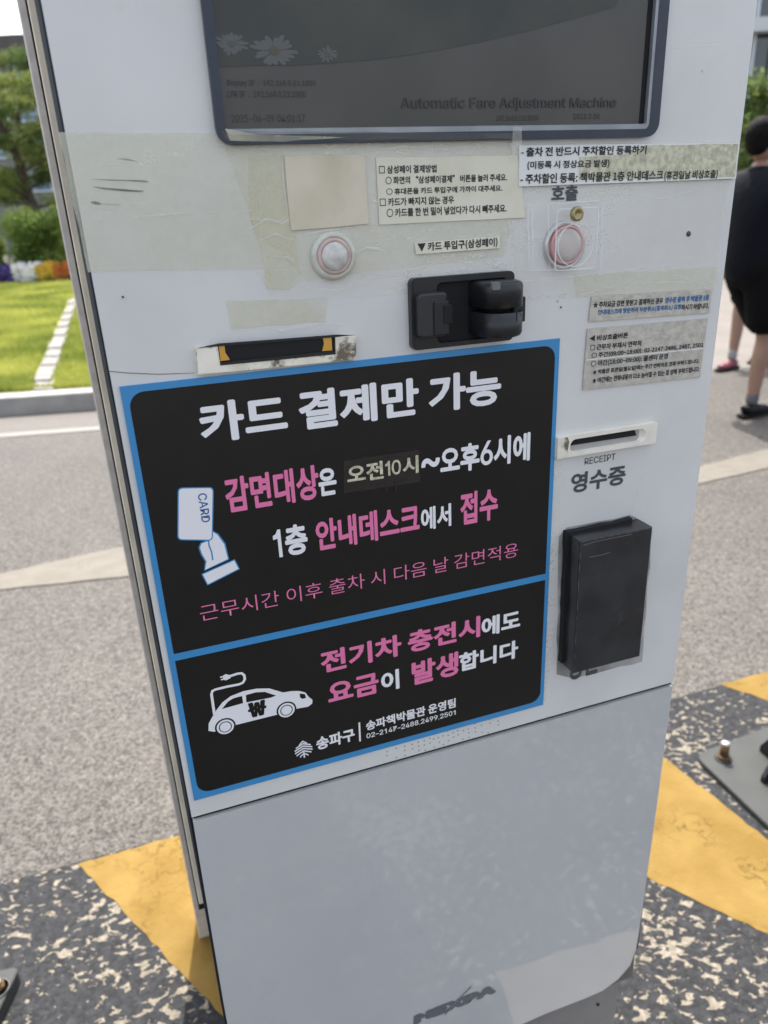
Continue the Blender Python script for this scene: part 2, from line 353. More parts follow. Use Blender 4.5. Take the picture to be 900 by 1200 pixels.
def asphalt(name, base, light, dark, bumpd=0.004):
    m = bpy.data.materials.new(name); m.use_nodes = True; N, L, b = nodes(m)
    tc = N.new('ShaderNodeTexCoord')
    vo = N.new('ShaderNodeTexVoronoi'); vo.inputs['Scale'].default_value = 185; vo.inputs['Randomness'].default_value = 1
    L.new(tc.outputs['Object'], vo.inputs['Vector'])
    sp = N.new('ShaderNodeSeparateColor'); L.new(vo.outputs['Color'], sp.inputs[0])
    cr = N.new('ShaderNodeValToRGB'); e = cr.color_ramp.elements; e[0].position = 0.0; e[0].color = (*dark, 1); e[1].position = 1.0; e[1].color = (*light, 1)
    k = e.new(0.45); k.color = (*base, 1)
    L.new(sp.outputs[0], cr.inputs[0])
    n2 = N.new('ShaderNodeTexNoise'); n2.inputs['Scale'].default_value = 1.3; n2.inputs['Detail'].default_value = 6; L.new(tc.outputs['Object'], n2.inputs['Vector'])
    n3 = N.new('ShaderNodeTexNoise'); n3.inputs['Scale'].default_value = 45; n3.inputs['Detail'].default_value = 4; L.new(tc.outputs['Object'], n3.inputs['Vector'])
    mr = N.new('ShaderNodeMapRange'); mr.inputs[1].default_value = 0.3; mr.inputs[2].default_value = 0.7; mr.inputs[3].default_value = 0.85; mr.inputs[4].default_value = 1.12; L.new(n2.outputs[0], mr.inputs[0])
    mr3 = N.new('ShaderNodeMapRange'); mr3.inputs[1].default_value = 0.35; mr3.inputs[2].default_value = 0.65; mr3.inputs[3].default_value = 0.84; mr3.inputs[4].default_value = 1.15; L.new(n3.outputs[0], mr3.inputs[0])
    ns = N.new('ShaderNodeTexNoise'); ns.inputs['Scale'].default_value = 6; ns.inputs['Detail'].default_value = 6; ns.inputs['Roughness'].default_value = 0.7; L.new(tc.outputs['Object'], ns.inputs['Vector'])
    ms_ = N.new('ShaderNodeMapRange'); ms_.inputs[1].default_value = 0.60; ms_.inputs[2].default_value = 0.72; ms_.inputs[3].default_value = 1.0; ms_.inputs[4].default_value = 0.78; L.new(ns.outputs[0], ms_.inputs[0])
    m0 = N.new('ShaderNodeMath'); m0.operation = 'MULTIPLY'; L.new(mr.outputs[0], m0.inputs[0]); L.new(ms_.outputs[0], m0.inputs[1])
    mu = N.new('ShaderNodeMath'); mu.operation = 'MULTIPLY'; L.new(m0.outputs[0], mu.inputs[0]); L.new(mr3.outputs[0], mu.inputs[1])
    mx = N.new('ShaderNodeVectorMath'); mx.operation = 'SCALE'; L.new(cr.outputs[0], mx.inputs[0]); L.new(mu.outputs[0], mx.inputs['Scale'])
    L.new(mx.outputs[0], b.inputs['Base Color'])
    bp = N.new('ShaderNodeBump'); bp.inputs['Strength'].default_value = 1.0; bp.inputs['Distance'].default_value = bumpd
    ad = N.new('ShaderNodeMath'); ad.operation = 'MULTIPLY_ADD'; ad.inputs[1].default_value = -0.8
    L.new(vo.outputs['Distance'], ad.inputs[0]); L.new(n3.outputs[0], ad.inputs[2]); L.new(ad.outputs[0], bp.inputs['Height'])
    L.new(bp.outputs[0], b.inputs['Normal']); b.inputs['Roughness'].default_value = 0.6; b.inputs['Specular IOR Level'].default_value = 0.2
    return m
ASPH = asphalt('asphalt', (0.078, 0.071, 0.063), (0.135, 0.123, 0.110), (0.028, 0.026, 0.023), 0.0019)
sheet('ground', [(-600, -600), (600, -600), (600, 900), (-600, 900)], -0.004, ASPH, 'worn light grey asphalt road all around the machine')

# the painted island the machine stands on: dark grey paint peeling to cream
def peel_mat():
    m = bpy.data.materials.new('peeling_dark_paint'); m.use_nodes = True; N, L, b = nodes(m)
    tc = N.new('ShaderNodeTexCoord')
    mp = N.new('ShaderNodeMapping'); mp.inputs['Rotation'].default_value = (0, 0, math.radians(-20)); mp.inputs['Scale'].default_value = (0.75, 1.15, 1); L.new(tc.outputs['Object'], mp.inputs[0])
    nw = N.new('ShaderNodeTexNoise'); nw.inputs['Scale'].default_value = 26; nw.inputs['Detail'].default_value = 3; L.new(mp.outputs[0], nw.inputs['Vector'])
    ds = N.new('ShaderNodeMixRGB'); ds.inputs[0].default_value = 0.035; L.new(mp.outputs[0], ds.inputs[1]); L.new(nw.outputs['Color'], ds.inputs[2])
    nz = N.new('ShaderNodeTexNoise'); nz.inputs['Scale'].default_value = 66; nz.inputs['Detail'].default_value = 2.6; nz.inputs['Roughness'].default_value = 0.55; L.new(ds.outputs[0], nz.inputs['Vector'])
    n2 = N.new('ShaderNodeTexNoise'); n2.inputs['Scale'].default_value = 3.2; n2.inputs['Detail'].default_value = 2; L.new(tc.outputs['Object'], n2.inputs['Vector'])
    md = N.new('ShaderNodeMath'); md.operation = 'MULTIPLY_ADD'; md.inputs[1].default_value = 0.40; L.new(n2.outputs[0], md.inputs[0]); L.new(nz.outputs[0], md.inputs[2])
    nf = N.new('ShaderNodeTexNoise'); nf.inputs['Scale'].default_value = 330; nf.inputs['Detail'].default_value = 3; L.new(tc.outputs['Object'], nf.inputs['Vector'])
    m6 = N.new('ShaderNodeMath'); m6.operation = 'MULTIPLY_ADD'; m6.inputs[1].default_value = 0.05; L.new(nf.outputs[0], m6.inputs[0]); L.new(md.outputs[0], m6.inputs[2])
    cr = N.new('ShaderNodeValToRGB'); cr.color_ramp.elements[0].position = 0.802; cr.color_ramp.elements[1].position = 0.824; L.new(m6.outputs[0], cr.inputs[0])
    nv = N.new('ShaderNodeTexVoronoi'); nv.inputs['Scale'].default_value = 190; L.new(tc.outputs['Object'], nv.inputs['Vector'])
    sv = N.new('ShaderNodeSeparateColor'); L.new(nv.outputs['Color'], sv.inputs[0])
    gr = N.new('ShaderNodeMapRange'); gr.inputs[3].default_value = 0.72; gr.inputs[4].default_value = 1.3; L.new(sv.outputs[0], gr.inputs[0])
    n4 = N.new('ShaderNodeTexNoise'); n4.inputs['Scale'].default_value = 60; n4.inputs['Detail'].default_value = 5; L.new(tc.outputs['Object'], n4.inputs['Vector'])
    c1 = N.new('ShaderNodeValToRGB'); c1.color_ramp.elements[0].position = 0.3; c1.color_ramp.elements[1].position = 0.7
    c1.color_ramp.elements[0].color = (0.017, 0.018, 0.020, 1); c1.color_ramp.elements[1].color = (0.038, 0.039, 0.042, 1); L.new(n4.outputs[0], c1.inputs[0])
    c2 = N.new('ShaderNodeValToRGB'); c2.color_ramp.elements[0].position = 0.3; c2.color_ramp.elements[1].position = 0.7
    c2.color_ramp.elements[0].color = (0.175, 0.152, 0.118, 1); c2.color_ramp.elements[1].color = (0.225, 0.20, 0.158, 1); L.new(n4.outputs[0], c2.inputs[0])
    mx = N.new('ShaderNodeMixRGB'); L.new(cr.outputs[0], mx.inputs[0]); L.new(c1.outputs[0], mx.inputs[1]); L.new(c2.outputs[0], mx.inputs[2])
    gs = N.new('ShaderNodeVectorMath'); gs.operation = 'SCALE'; L.new(mx.outputs[0], gs.inputs[0]); L.new(gr.outputs[0], gs.inputs['Scale']); L.new(gs.outputs[0], b.inputs['Base Color'])
    n5 = N.new('ShaderNodeTexNoise'); n5.inputs['Scale'].default_value = 110; n5.inputs['Detail'].default_value = 4; L.new(tc.outputs['Object'], n5.inputs['Vector'])
    sm = N.new('ShaderNodeMath'); sm.operation = 'MULTIPLY_ADD'; sm.inputs[1].default_value = -1.3; L.new(cr.outputs[0], sm.inputs[0]); L.new(n5.outputs[0], sm.inputs[2])
    bp = N.new('ShaderNodeBump'); bp.inputs['Strength'].default_value = 0.9; bp.inputs['Distance'].default_value = 0.0016; L.new(sm.outputs[0], bp.inputs['Height']); L.new(bp.outputs[0], b.inputs['Normal'])
    b.inputs['Roughness'].default_value = 0.7; b.inputs['Specular IOR Level'].default_value = 0.12; return m
def bl(x): return 1.754 + 0.318 * (x - 0.938)           # far edge of the painted island
sheet('island_paint', [(-2.6, bl(-2.6)), (-0.859, bl(-0.859)), (0.938, bl(0.938)), (4.0, bl(4.0)), (4.0, -2.5), (-2.6, -2.5)], 0.0, peel_mat(), 'dark grey paint flaking to cream under the pay machine')
YEL = mat('yellow_road_paint', (0.178, 0.108, 0.023), 0.7, col2=(0.225, 0.146, 0.040), vscale=9, spec=0.15, bump=0.8, bscale=85, bdist=0.0014)
grime(YEL, (0.6, 0.37, 0.1), (0.13, 0.10, 0.06), 0.64, 0.74, 26, False)
def cracks(m, dark, scale=16, w_=0.010, amt=0.55, dist=0.0015):       # hairline cracks and brush ridges in thick paint
    N, L, b = nodes(m); tc = N.new('ShaderNodeTexCoord')
    nz = N.new('ShaderNodeTexNoise'); nz.inputs['Scale'].default_value = scale; nz.inputs['Detail'].default_value = 7; nz.inputs['Roughness'].default_value = 0.62; L.new(tc.outputs['Object'], nz.inputs['Vector'])
    sb = N.new('ShaderNodeMath'); sb.operation = 'SUBTRACT'; sb.inputs[1].default_value = 0.5; L.new(nz.outputs[0], sb.inputs[0])
    ab = N.new('ShaderNodeMath'); ab.operation = 'ABSOLUTE'; L.new(sb.outputs[0], ab.inputs[0])
    mr = N.new('ShaderNodeMapRange'); mr.inputs[2].default_value = w_; mr.inputs[3].default_value = amt; mr.inputs[4].default_value = 0; L.new(ab.outputs[0], mr.inputs[0])
    gate = N.new('ShaderNodeTexNoise'); gate.inputs['Scale'].default_value = 5; L.new(tc.outputs['Object'], gate.inputs['Vector'])
    gm = N.new('ShaderNodeMapRange'); gm.inputs[1].default_value = 0.45; gm.inputs[2].default_value = 0.6; L.new(gate.outputs[0], gm.inputs[0])
    mu = N.new('ShaderNodeMath'); mu.operation = 'MULTIPLY'; L.new(mr.outputs[0], mu.inputs[0]); L.new(gm.outputs[0], mu.inputs[1])
    mx = N.new('ShaderNodeMixRGB'); mx.inputs[2].default_value = (*dark, 1); L.new(mu.outputs[0], mx.inputs[0]); L.new(b.inputs['Base Color'].links[0].from_socket, mx.inputs[1]); L.new(mx.outputs[0], b.inputs['Base Color'])
    hn = N.new('ShaderNodeTexNoise'); hn.inputs['Scale'].default_value = 55; hn.inputs['Detail'].default_value = 6; hn.inputs['Roughness'].default_value = 0.7; L.new(tc.outputs['Object'], hn.inputs['Vector'])
    hb = N.new('ShaderNodeMath'); hb.operation = 'MULTIPLY_ADD'; hb.inputs[1].default_value = -0.5; L.new(mu.outputs[0], hb.inputs[0]); L.new(hn.outputs[0], hb.inputs[2])
    bp = N.new('ShaderNodeBump'); bp.inputs['Strength'].default_value = 1.0; bp.inputs['Distance'].default_value = dist; L.new(hb.outputs[0], bp.inputs['Height']); L.new(bp.outputs[0], b.inputs['Normal'])
cracks(YEL, (0.09, 0.06, 0.02), dist=0.0035)
def gp(*a): return [tuple(G(x, y)[:2]) for x, y in a]
def jag(pts, amp=0.004, step=0.02, seed=1):
    r_ = random.Random(seed); out = []
    for i in range(len(pts)):
        a = Vector(pts[i][:2]); b = Vector(pts[(i + 1) % len(pts)][:2]); k = max(1, int((b - a).length / step)); k = min(k, 60)
        for j in range(k):
            p = a.lerp(b, j / k)
            if j: p += Vector((r_.uniform(-amp, amp), r_.uniform(-amp, amp)))
            out.append((p.x, p.y))
    return out
g1 = G(222, 1150); g0 = G(90, 1015)
dl = (g1 - g0).normalized()
sheet('yellow_stripe', jag([(g0.x, g0.y + 0.005), (-0.28, bl(-0.28)), (0.14, bl(-0.28) - 0.42), (0.12, 0.40), g0 + dl * 1.15, g1], 0.003, seed=2), 0.0012, YEL, 'yellow hazard stripe left of the machine')
p2, p2b = G(778, 888), G(900, 985); p3, p3b = G(762, 1030), G(900, 1095)
e2, e3 = (p2b - p2), (p3b - p3)
sheet('yellow_stripe', jag([(0.59, 1.643), (p2.x, p2.y), p2 + e2 * 2.2, p3 + e3 * 2.2, (p3.x, p3.y), (0.05, 1.47)], 0.003, seed=3), 0.0012, YEL, 'yellow hazard stripe right of the machine')
q1, q2 = G(845, 803), G(900, 822)
sheet('yellow_stripe', jag([(q1.x, q1.y + 0.004), q1 + (q2 - q1) * 5, (2.4, bl(2.4)), (1.6, bl(1.6))], 0.003, seed=4), 0.0012, YEL, 'yellow hazard stripe at the right edge behind the metal plate')
CRM = mat('cream_line', (0.20, 0.175, 0.135), 0.55, var=0.1, vscale=30, bump=0.3, bscale=90)
sheet('painted_line', jag([(0.375, 0.305), (0.66, 0.425), (0.76, 0.56), (0.60, 0.70), (0.27, 0.60), (0.30, 0.46)], 0.003, seed=5), 0.0012, CRM, 'cream painted line in front of the machine foot')
# pale thermoplastic bands on the road
BAND = mat('pale_line_paint', (0.118, 0.104, 0.082), 0.7, col2=(0.142, 0.127, 0.100), vscale=10, bump=0.4, bscale=60)
cracks(BAND, (0.05, 0.045, 0.04), scale=4, w_=0.008, amt=0.7, dist=0.003)
sheet('road_line', jag(gp((-60, 686), (0, 672), (146, 640), (260, 612), (270, 662), (152, 675), (0, 691), (-60, 703)), 0.006, 0.08, 6), 0.0, BAND, 'worn pale line across the road left of the machine')
sheet('road_line', jag(gp((760, 566), (822, 546), (900, 526), (960, 512), (960, 535), (900, 548), (822, 566), (760, 584)), 0.006, 0.08, 7), 0.0, BAND, 'worn pale line across the road right of the machine')
def ky(x): return 5.41 + 0.108 * (x + 2.81)             # line of the kerb face
KE = 1.15
WLINE = mat('white_line_paint', (0.17, 0.162, 0.145), 0.6, var=0.08, vscale=14)
sheet('edge_line', [(-14, ky(-14) - 0.62), (KE, ky(KE) - 0.62), (KE, ky(KE) - 0.50), (-14, ky(-14) - 0.50)], 0.0, WLINE, 'white edge line along the kerb')
GUT = mat('gutter_concrete', (0.11, 0.10, 0.088), 0.8, var=0.12, vscale=30, bump=0.5, bscale=200)
sheet('gutter', [(-14, ky(-14) - 0.49), (KE, ky(KE) - 0.49), (KE, ky(KE) - 0.012), (-14, ky(-14) - 0.012)], 0.0, GUT, 'pale concrete gutter strip below the kerb')
# kerb of separate stones
kerb = thing('kerb', 'grey stone kerb along the edge of the lawn', 'kerb'); kerb['kind'] = 'structure'
if 'category' in kerb: del kerb['category']
KST = mat('kerb_stone', (0.24, 0.232, 0.22), 0.75, col2=(0.31, 0.30, 0.28), vscale=6, bump=0.4, bscale=120)
me0 = None
ka = math.atan(0.108); x = -2.93 - 0.9 * 8 * math.cos(ka)
while x < KE - 0.9:
    if me0 is None:
        o = box('kerb_stone', 0.004, 0.896, 0, 0.18, -0.05, 0.135, KST, kerb, bev=0.010); me0 = o.data
    else:
        o = bpy.data.objects.new('kerb_stone', me0); C.objects.link(o); o.parent = kerb
    o.location = (x, ky(x), 0); o.rotation_euler = (0, 0, ka + rnd.uniform(-0.002, 0.002)); x += 0.9 * math.cos(ka)
LZ = 0.12
def lawn_mat():
    m = mat('lawn_grass', (0.15, 0.18, 0.03), 0.85, col2=(0.28, 0.30, 0.06), vscale=1.3, bump=1.0, bscale=60, bdist=0.03)  # same two tones under the blades, the darker one standing in for tree shade
    return m
LAWN = lawn_mat()
sheet('lawn', [(-40, ky(-40) + 0.17), (KE, ky(KE) + 0.17), (KE, 19.0), (-40, 19.0)], LZ, LAWN, 'sunlit mown lawn beyond the kerb')
_rows = [((38, 447), (67, 456)), ((42, 429), (64, 445)), ((50, 418.5), (69, 427)), ((54, 409), (72, 417)), ((60, 394), (76, 407)), ((66, 384), (79, 392)), ((69, 376), (81, 382)), ((73, 368), (84, 374)), ((78, 357), (87, 366)), ((80, 350), (89, 355))]
_pc = [(G((a[0] + b[0]) / 2, (a[1] + b[1]) / 2, LZ), (b[0] - a[0]) * 0.5, (b[1] - a[1])) for a, b in _rows]
def onpath(xx, yy):
    for i in range(len(_pc) - 1):
        p, q = _pc[i][0], _pc[i + 1][0]
        if p.y - 0.15 <= yy <= q.y + 0.1:
            f = (yy - p.y) / (q.y - p.y); cxx = p.x + f * (q.x - p.x)
            if abs(xx - cxx) < 0.088: return True
    return False
def grass():
    vs, fs = [], []; r = random.Random(3)
    for i in range(45000):
        y = 5.7 + 11.5 * r.random() ** 1.6; xx = y * r.uniform(-0.53, -0.26)
        if y < ky(xx) + 0.19 or onpath(xx, y): continue
        a = r.uniform(0, 6.283); h = r.uniform(0.02, 0.05) * (1 + y * 0.03); ww = 0.006 + y * 0.0009
        b = len(vs); dx, dy = math.cos(a) * ww, math.sin(a) * ww; lx, ly = r.uniform(-.02, .02), r.uniform(-.02, .02)
        vs += [(xx - dx, y - dy, LZ), (xx + dx, y + dy, LZ), (xx + lx, y + ly, LZ + h)]; fs.append((b, b + 1, b + 2))
    o = pyd('grass', vs, fs, mat('grass_blade', (0.30, 0.35, 0.06), 0.7, col2=(0.58, 0.58, 0.15), vscale=1.3, coord='Object')); tag(o, 'short grass blades of the sunlit lawn', 'grass', kind='stuff')  # noise varies the grass tone; its darker patches stand in for tree shade
grass()
# stepping stones in the lawn
path = thing('stepping_stone_path', 'row of pale stepping stones crossing the lawn', None); path['kind'] = 'structure'
STN = mat('pale_slab', (0.17, 0.16, 0.148), 0.7, var=0.12, vscale=8, bump=0.2)
rows = [((38, 447), (64, 447), (67, 456), (38, 457)), ((42, 429), (66, 428), (64, 445), (40, 446)), ((50, 418.5), (72, 418), (69, 427), (46, 428)), ((54, 409), (75, 408.5), (72, 417), (51, 417.5)),
        ((60, 394), (78, 393), (76, 407), (56, 408)), ((66, 384), (81, 383), (79, 392), (62, 393)), ((69, 376), (83, 375), (81, 382), (67, 383)), ((73, 368), (86, 367), (84, 374), (71, 375)), ((78, 357), (88, 356), (87, 366), (75, 367)),
        ((80, 350), (90, 349), (89, 355.5), (79, 356))]
for q in rows:
    ps = [G(x_, y_, LZ + 0.02) for x_, y_ in q]; c_ = sum(ps, Vector()) / 4
    ps = [Vector((c_.x + (p.x - c_.x) * 0.80, c_.y + (p.y - c_.y) * 0.94, p.z)) for p in ps]
    vs = [(p.x, p.y, LZ + 0.022) for p in ps] + [(p.x, p.y, LZ - 0.03) for p in ps]
    o = pyd('stepping_stone', vs, [(0, 1, 2, 3), (4, 7, 6, 5), (0, 4, 5, 1), (1, 5, 6, 2), (2, 6, 7, 3), (3, 7, 4, 0)], STN, path); fixn(o.data)
PAV = mat('pavement_concrete', (0.14, 0.125, 0.11), 0.8, var=0.1, vscale=3, bump=0.3, bscale=150)
sheet('pavement', [(KE + 0.02, ky(KE) - 0.05), (14, ky(14) - 0.9), (14, 13.0), (KE + 0.02, 13.0)], 0.0, PAV, 'pale sunlit pavement behind the walkers')

# ---------------------------------------------------------------- vegetation
def leaf_cloud(name, clumps, count, size, m, parent, seed, flat=0.0, sharp=1.0, kind=None, label=None, fill=0.5):
    """many small leaf quads spread through clumps (x, y, z, rx, ry, rz)"""
    r = np.random.RandomState(seed)
    cl = np.array(clumps); wgt = cl[:, 3] * cl[:, 4] * cl[:, 5]; wgt = wgt ** 0.8; wgt /= wgt.sum()
    idx = r.choice(len(cl), count, p=wgt); d = r.normal(size=(count, 3)); d /= np.linalg.norm(d, axis=1)[:, None]
    rad = r.uniform(0, 1, count) ** (fill); pos = cl[idx, :3] + d * rad[:, None] * cl[idx, 3:6] * r.uniform(0.75, 1.15, (count, 1))
    a = r.normal(size=(count, 3)); a /= np.linalg.norm(a, axis=1)[:, None]
    b = np.cross(a, r.normal(size=(count, 3))); b /= np.linalg.norm(b, axis=1)[:, None]
    s = size * r.uniform(0.6, 1.4, (count, 1)); a = a * s; b = b * s * (0.5 if sharp == 1 else 0.2)
    V = np.stack([pos - a, pos + b, pos + a, pos - b], 1).reshape(-1, 3)
    me = bpy.data.meshes.new(name); me.vertices.add(count * 4); me.vertices.foreach_set('co', V.ravel())
    me.loops.add(count * 4); me.loops.foreach_set('vertex_index', np.arange(count * 4)); me.polygons.add(count)
    me.polygons.foreach_set('loop_start', np.arange(0, count * 4, 4)); me.polygons.foreach_set('loop_total', np.full(count, 4)); me.update(); me.validate()
    o = link(name, me, m, parent, label=label)
    if kind: o['kind'] = kind
    return o
def tube(name, pts, rads, m, parent=None, seg=8, cap=True, label=None):
    vs, fs = [], []; pts = [Vector(p) for p in pts]
    for i, (p, r_) in enumerate(zip(pts, rads)):
        d = (pts[min(i + 1, len(pts) - 1)] - pts[max(i - 1, 0)]).normalized()
        a = d.orthogonal().normalized() if abs(d.z) < 0.9 else d.cross(Vector((0, 1, 0.01))).normalized(); b = d.cross(a)
        for k in range(seg):
            t = 2 * math.pi * k / seg; vs.append(p + a * math.cos(t) * r_ + b * math.sin(t) * r_)
    for i in range(len(pts) - 1):
        for k in range(seg): l = (k + 1) % seg; fs.append((i * seg + k, i * seg + l, (i + 1) * seg + l, (i + 1) * seg + k))
    if cap: fs += [[i for i in range(seg)][::-1], [(len(pts) - 1) * seg + i for i in range(seg)]]
    o = pyd(name, vs, fs, m, parent, True, label); fixn(o.data); return o
def leafm(name, c, c2, sc_=0.8):
    m = mat(name, c, 0.6, col2=c2, vscale=sc_, detail=6, lo=0.4, hi=0.6, spec=0.3)
    N, L, b = nodes(m)
    tr = N.new('ShaderNodeBsdfTranslucent'); mx = N.new('ShaderNodeMixShader'); mx.inputs[0].default_value = 0.5
    src = b.inputs['Base Color'].links[0].from_socket; L.new(src, tr.inputs[0]); L.new(b.outputs[0], mx.inputs[1]); L.new(tr.outputs[0], mx.inputs[2])
    L.new(mx.outputs[0], N['Material Output'].inputs[0]); return m
PINE = leafm('pine_needles', (0.06, 0.10, 0.030), (0.17, 0.21, 0.05))
BROAD = leafm('broad_leaves', (0.06, 0.11, 0.03), (0.15, 0.20, 0.06), 2)
SHRUB = leafm('shrub_leaves', (0.17, 0.26, 0.07), (0.34, 0.42, 0.12), 1.2)
BARK = mat('bark', (0.07, 0.05, 0.038), 0.9, var=0.3, vscale=10, bump=0.8, bscale=30, bdist=0.02)
def pine(loc, h, lean, seed, label, spread=1.7, n_l=11000):
    t = thing('pine_tree', label, 'tree', loc, 0, 'pines beyond the lawn'); r = random.Random(seed)
    pts = [(lean * (k / 6) ** 1.4 + r.uniform(-.08, .08) * (k > 0), r.uniform(-.08, .08) * (k > 0), h * k / 6) for k in range(7)]
    trunk = tube('trunk', pts, [0.15 * (1 - k / 7.5) + 0.02 for k in range(7)], BARK, t)
    clumps = []
    for i in range(15):
        f = 0.33 + 0.65 * i / 14; k = f * 6; a = Vector(pts[int(min(k, 5))]).lerp(Vector(pts[int(min(k, 5)) + 1]), min(k - int(min(k, 5)), 1))
        ang = i * 2.4 + r.uniform(-.4, .4); L_ = spread * (1.15 - f) * r.uniform(0.7, 1.2) + 0.25
        e = a + Vector((math.cos(ang) * L_, math.sin(ang) * L_, 0.15 + r.uniform(0, .3)))
        tube('limb', [a, a.lerp(e, 0.5) + Vector((0, 0, .08)), e], [0.055 * (1.2 - f), 0.035 * (1.2 - f), 0.012], BARK, trunk, 5)
        for q in range(3):
            p = a.lerp(e, 0.55 + 0.25 * q) + Vector((r.uniform(-.3, .3), r.uniform(-.3, .3), 0.10))
            clumps.append((*p, r.uniform(.34, .55), r.uniform(.34, .55), r.uniform(.16, .26)))
    leaf_cloud('crown', clumps, n_l, 0.075, PINE, t, seed, sharp=2, fill=0.6)
    return t
pine((-7.95, 19.6, 0), 4.4, -0.7, 11, 'leaning pine tree at the left picture edge beyond the lawn')
pine((-7.6, 21.0, 0), 5.8, 0.5, 12, 'pine tree beside the machine edge beyond the lawn', 1.5)
pine((-9.6, 22.6, 0), 5.2, 0.4, 13, 'lower pine tree farther back beyond the hedge', 1.8)
pine((-5.6, 23.0, 0), 5.0, -0.5, 14, 'pine tree farther back hidden partly behind the machine', 1.8)
def bush(name, label, cat, c, rad, count, seed, m=SHRUB, size=0.05, group=None):
    t = thing(name, label, cat, (c[0], c[1], LZ if c[1] < 25 else 0), 0, group); r = random.Random(seed); cl = []
    for i in range(16):
        a = r.uniform(0, 6.28); q = r.uniform(0, .62); z = r.uniform(0.15, 0.8)
        cl.append((rad[0] * q * math.cos(a), rad[1] * q * math.sin(a), rad[2] * z, rad[0] * r.uniform(.3, .5), rad[1] * r.uniform(.3, .5), rad[2] * r.uniform(.18, .3)))
    leaf_cloud('foliage', cl, count, size, m, t, seed, fill=0.35)
    for k in range(5):
        a = k * 1.3; tube('stem', [(0.05 * math.cos(a), 0.05 * math.sin(a), -0.02), (rad[0] * .3 * math.cos(a), rad[1] * .3 * math.sin(a), rad[2] * .5)], [0.03, 0.015], BARK, t, 5)
    return t
bush('shrub', 'rounded sunlit shrub behind the white and purple flowers', 'shrub', (-7.55, 18.6), (1.15, 0.9, 1.5), 26000, 31, size=0.038)
bush('shrub', 'bright green shrub behind the orange flowers by the machine edge', 'shrub', (-6.2, 18.5), (1.1, 0.8, 1.3), 20000, 32, size=0.038)
bush('shrub', 'yellowish shrub cut by the left picture edge', 'shrub', (-9.2, 18.9), (0.85, 0.8, 1.35), 12000, 33)
def flowers(x0, x1, col, label, seed):
    m = mat('petals_' + label.split()[0], col, 0.6); r = random.Random(seed); vs, fs = [], []
    for i in range(900):
        xx = r.uniform(x0, x1); yy = r.uniform(17.25, 17.75); z = LZ + r.uniform(0.05, 0.30); z += 0.14 * abs(math.sin(xx * 9)) * r.random(); b = len(vs); s = r.uniform(.02, .045)
        for k in range(5): a = 1.2566 * k + r.random(); vs.append((xx + s * math.cos(a), yy + r.uniform(-.02, .02), z + s * math.sin(a)))
        fs.append([b + k for k in range(5)])
    o = pyd('flowers', vs, fs, m); tag(o, label, 'flowers', kind='stuff')
def fx(px): return 17.5 * ray(px, 312)[0] / ray(px, 312)[1]
flowers(fx(-40), fx(17), (0.06, 0.035, 0.20), 'purple flowers in front of the shrub', 1)
flowers(fx(17), fx(46), (0.70, 0.70, 0.72), 'white flowers in front of the shrub', 2)
flowers(fx(46), fx(65), (0.50, 0.33, 0.03), 'yellow flowers in front of the shrub', 3)
flowers(fx(65), fx(120), (0.40, 0.12, 0.025), 'orange flowers beside the machine edge', 4)
bed = sheet('flower_bed', [(-10.5, 17.1), (-3, 17.1), (-3, 20.5), (-10.5, 20.5)], LZ + 0.006, mat('bed_soil', (0.05, 0.06, 0.025), 0.95, var=0.3, vscale=5), 'dark planting bed under the shrubs')

# ---------------------------------------------------------------- buildings
WALLG = mat('grey_wall', (0.22, 0.22, 0.20), 0.8, var=0.08, vscale=0.8)
ROOFB = mat('brown_roof_band', (0.105, 0.095, 0.09), 0.8, var=0.1, vscale=1)
WFR = mat('white_window_frame', (0.62, 0.66, 0.70), 0.5)
GLB = mat('blue_window_glass', (0.10, 0.19, 0.29), 0.1, spec=0.8)
GLD = mat('dark_window_glass', (0.035, 0.05, 0.055), 0.08, spec=0.8)
WHC = mat('white_cladding', (0.60, 0.62, 0.62), 0.6, var=0.05, vscale=1)
b1 = thing('apartment_building', 'grey building with brown roof band behind the pines', 'building', (-38, 45, 0))
box('wall', 0, 36, 0, 10, 0, 9.15, WALLG, b1); box('roof', -0.4, 36.4, -0.5, 10.5, 9.15, 10.35, ROOFB, b1)
wd = pd = None
for fl in range(4):
    for k in range(13):
        x0 = 0.6 + k * 2.7; z0 = 8.15 - fl * 1.72
        if wd is None:
            wo = pyd('window', *(lambda o_: (o_[0], o_[1]))(([(0, -.08, 0), (2.2, -.08, 0), (2.2, -.08, 1.1), (0, -.08, 1.1), (0, 0.05, 0), (2.2, 0.05, 0), (2.2, 0.05, 1.1), (0, 0.05, 1.1)], [(0, 1, 2, 3), (0, 4, 5, 1), (1, 5, 6, 2), (2, 6, 7, 3), (3, 7, 4, 0)])), WFR, b1); wd = wo.data
        else: wo = bpy.data.objects.new('window', wd); C.objects.link(wo); wo.parent = b1
        wo.location = (x0, -0.0, z0)
        for (a0, a1, c0, c1) in ((0.10, 1.02, 0.42, 1.0), (1.18, 2.10, 0.42, 1.0), (0.10, 1.02, 0.1, 0.36), (1.18, 2.10, 0.1, 0.36)):
            key = (a1 - a0, c1 - c0)
            if pd is None: pd = {}
            kk = (a0, c0)
            if kk not in pd:
                me = bpy.data.meshes.new('pane'); me.from_pydata([(a0, -.095, c0), (a1, -.095, c0), (a1, -.095, c1), (a0, -.095, c1)], [], [(0, 1, 2, 3)]); me.materials.append(GLB); pd[kk] = me
            po = bpy.data.objects.new('pane', pd[kk]); C.objects.link(po); po.parent = wo
b2 = thing('office_building', 'white office building with dark glass and pale mullions', 'building', (10.5, 30, 0))
box('wall', 0, 22, 0.3, 12, 0, 13, GLD, b2, label='dark glass wall')
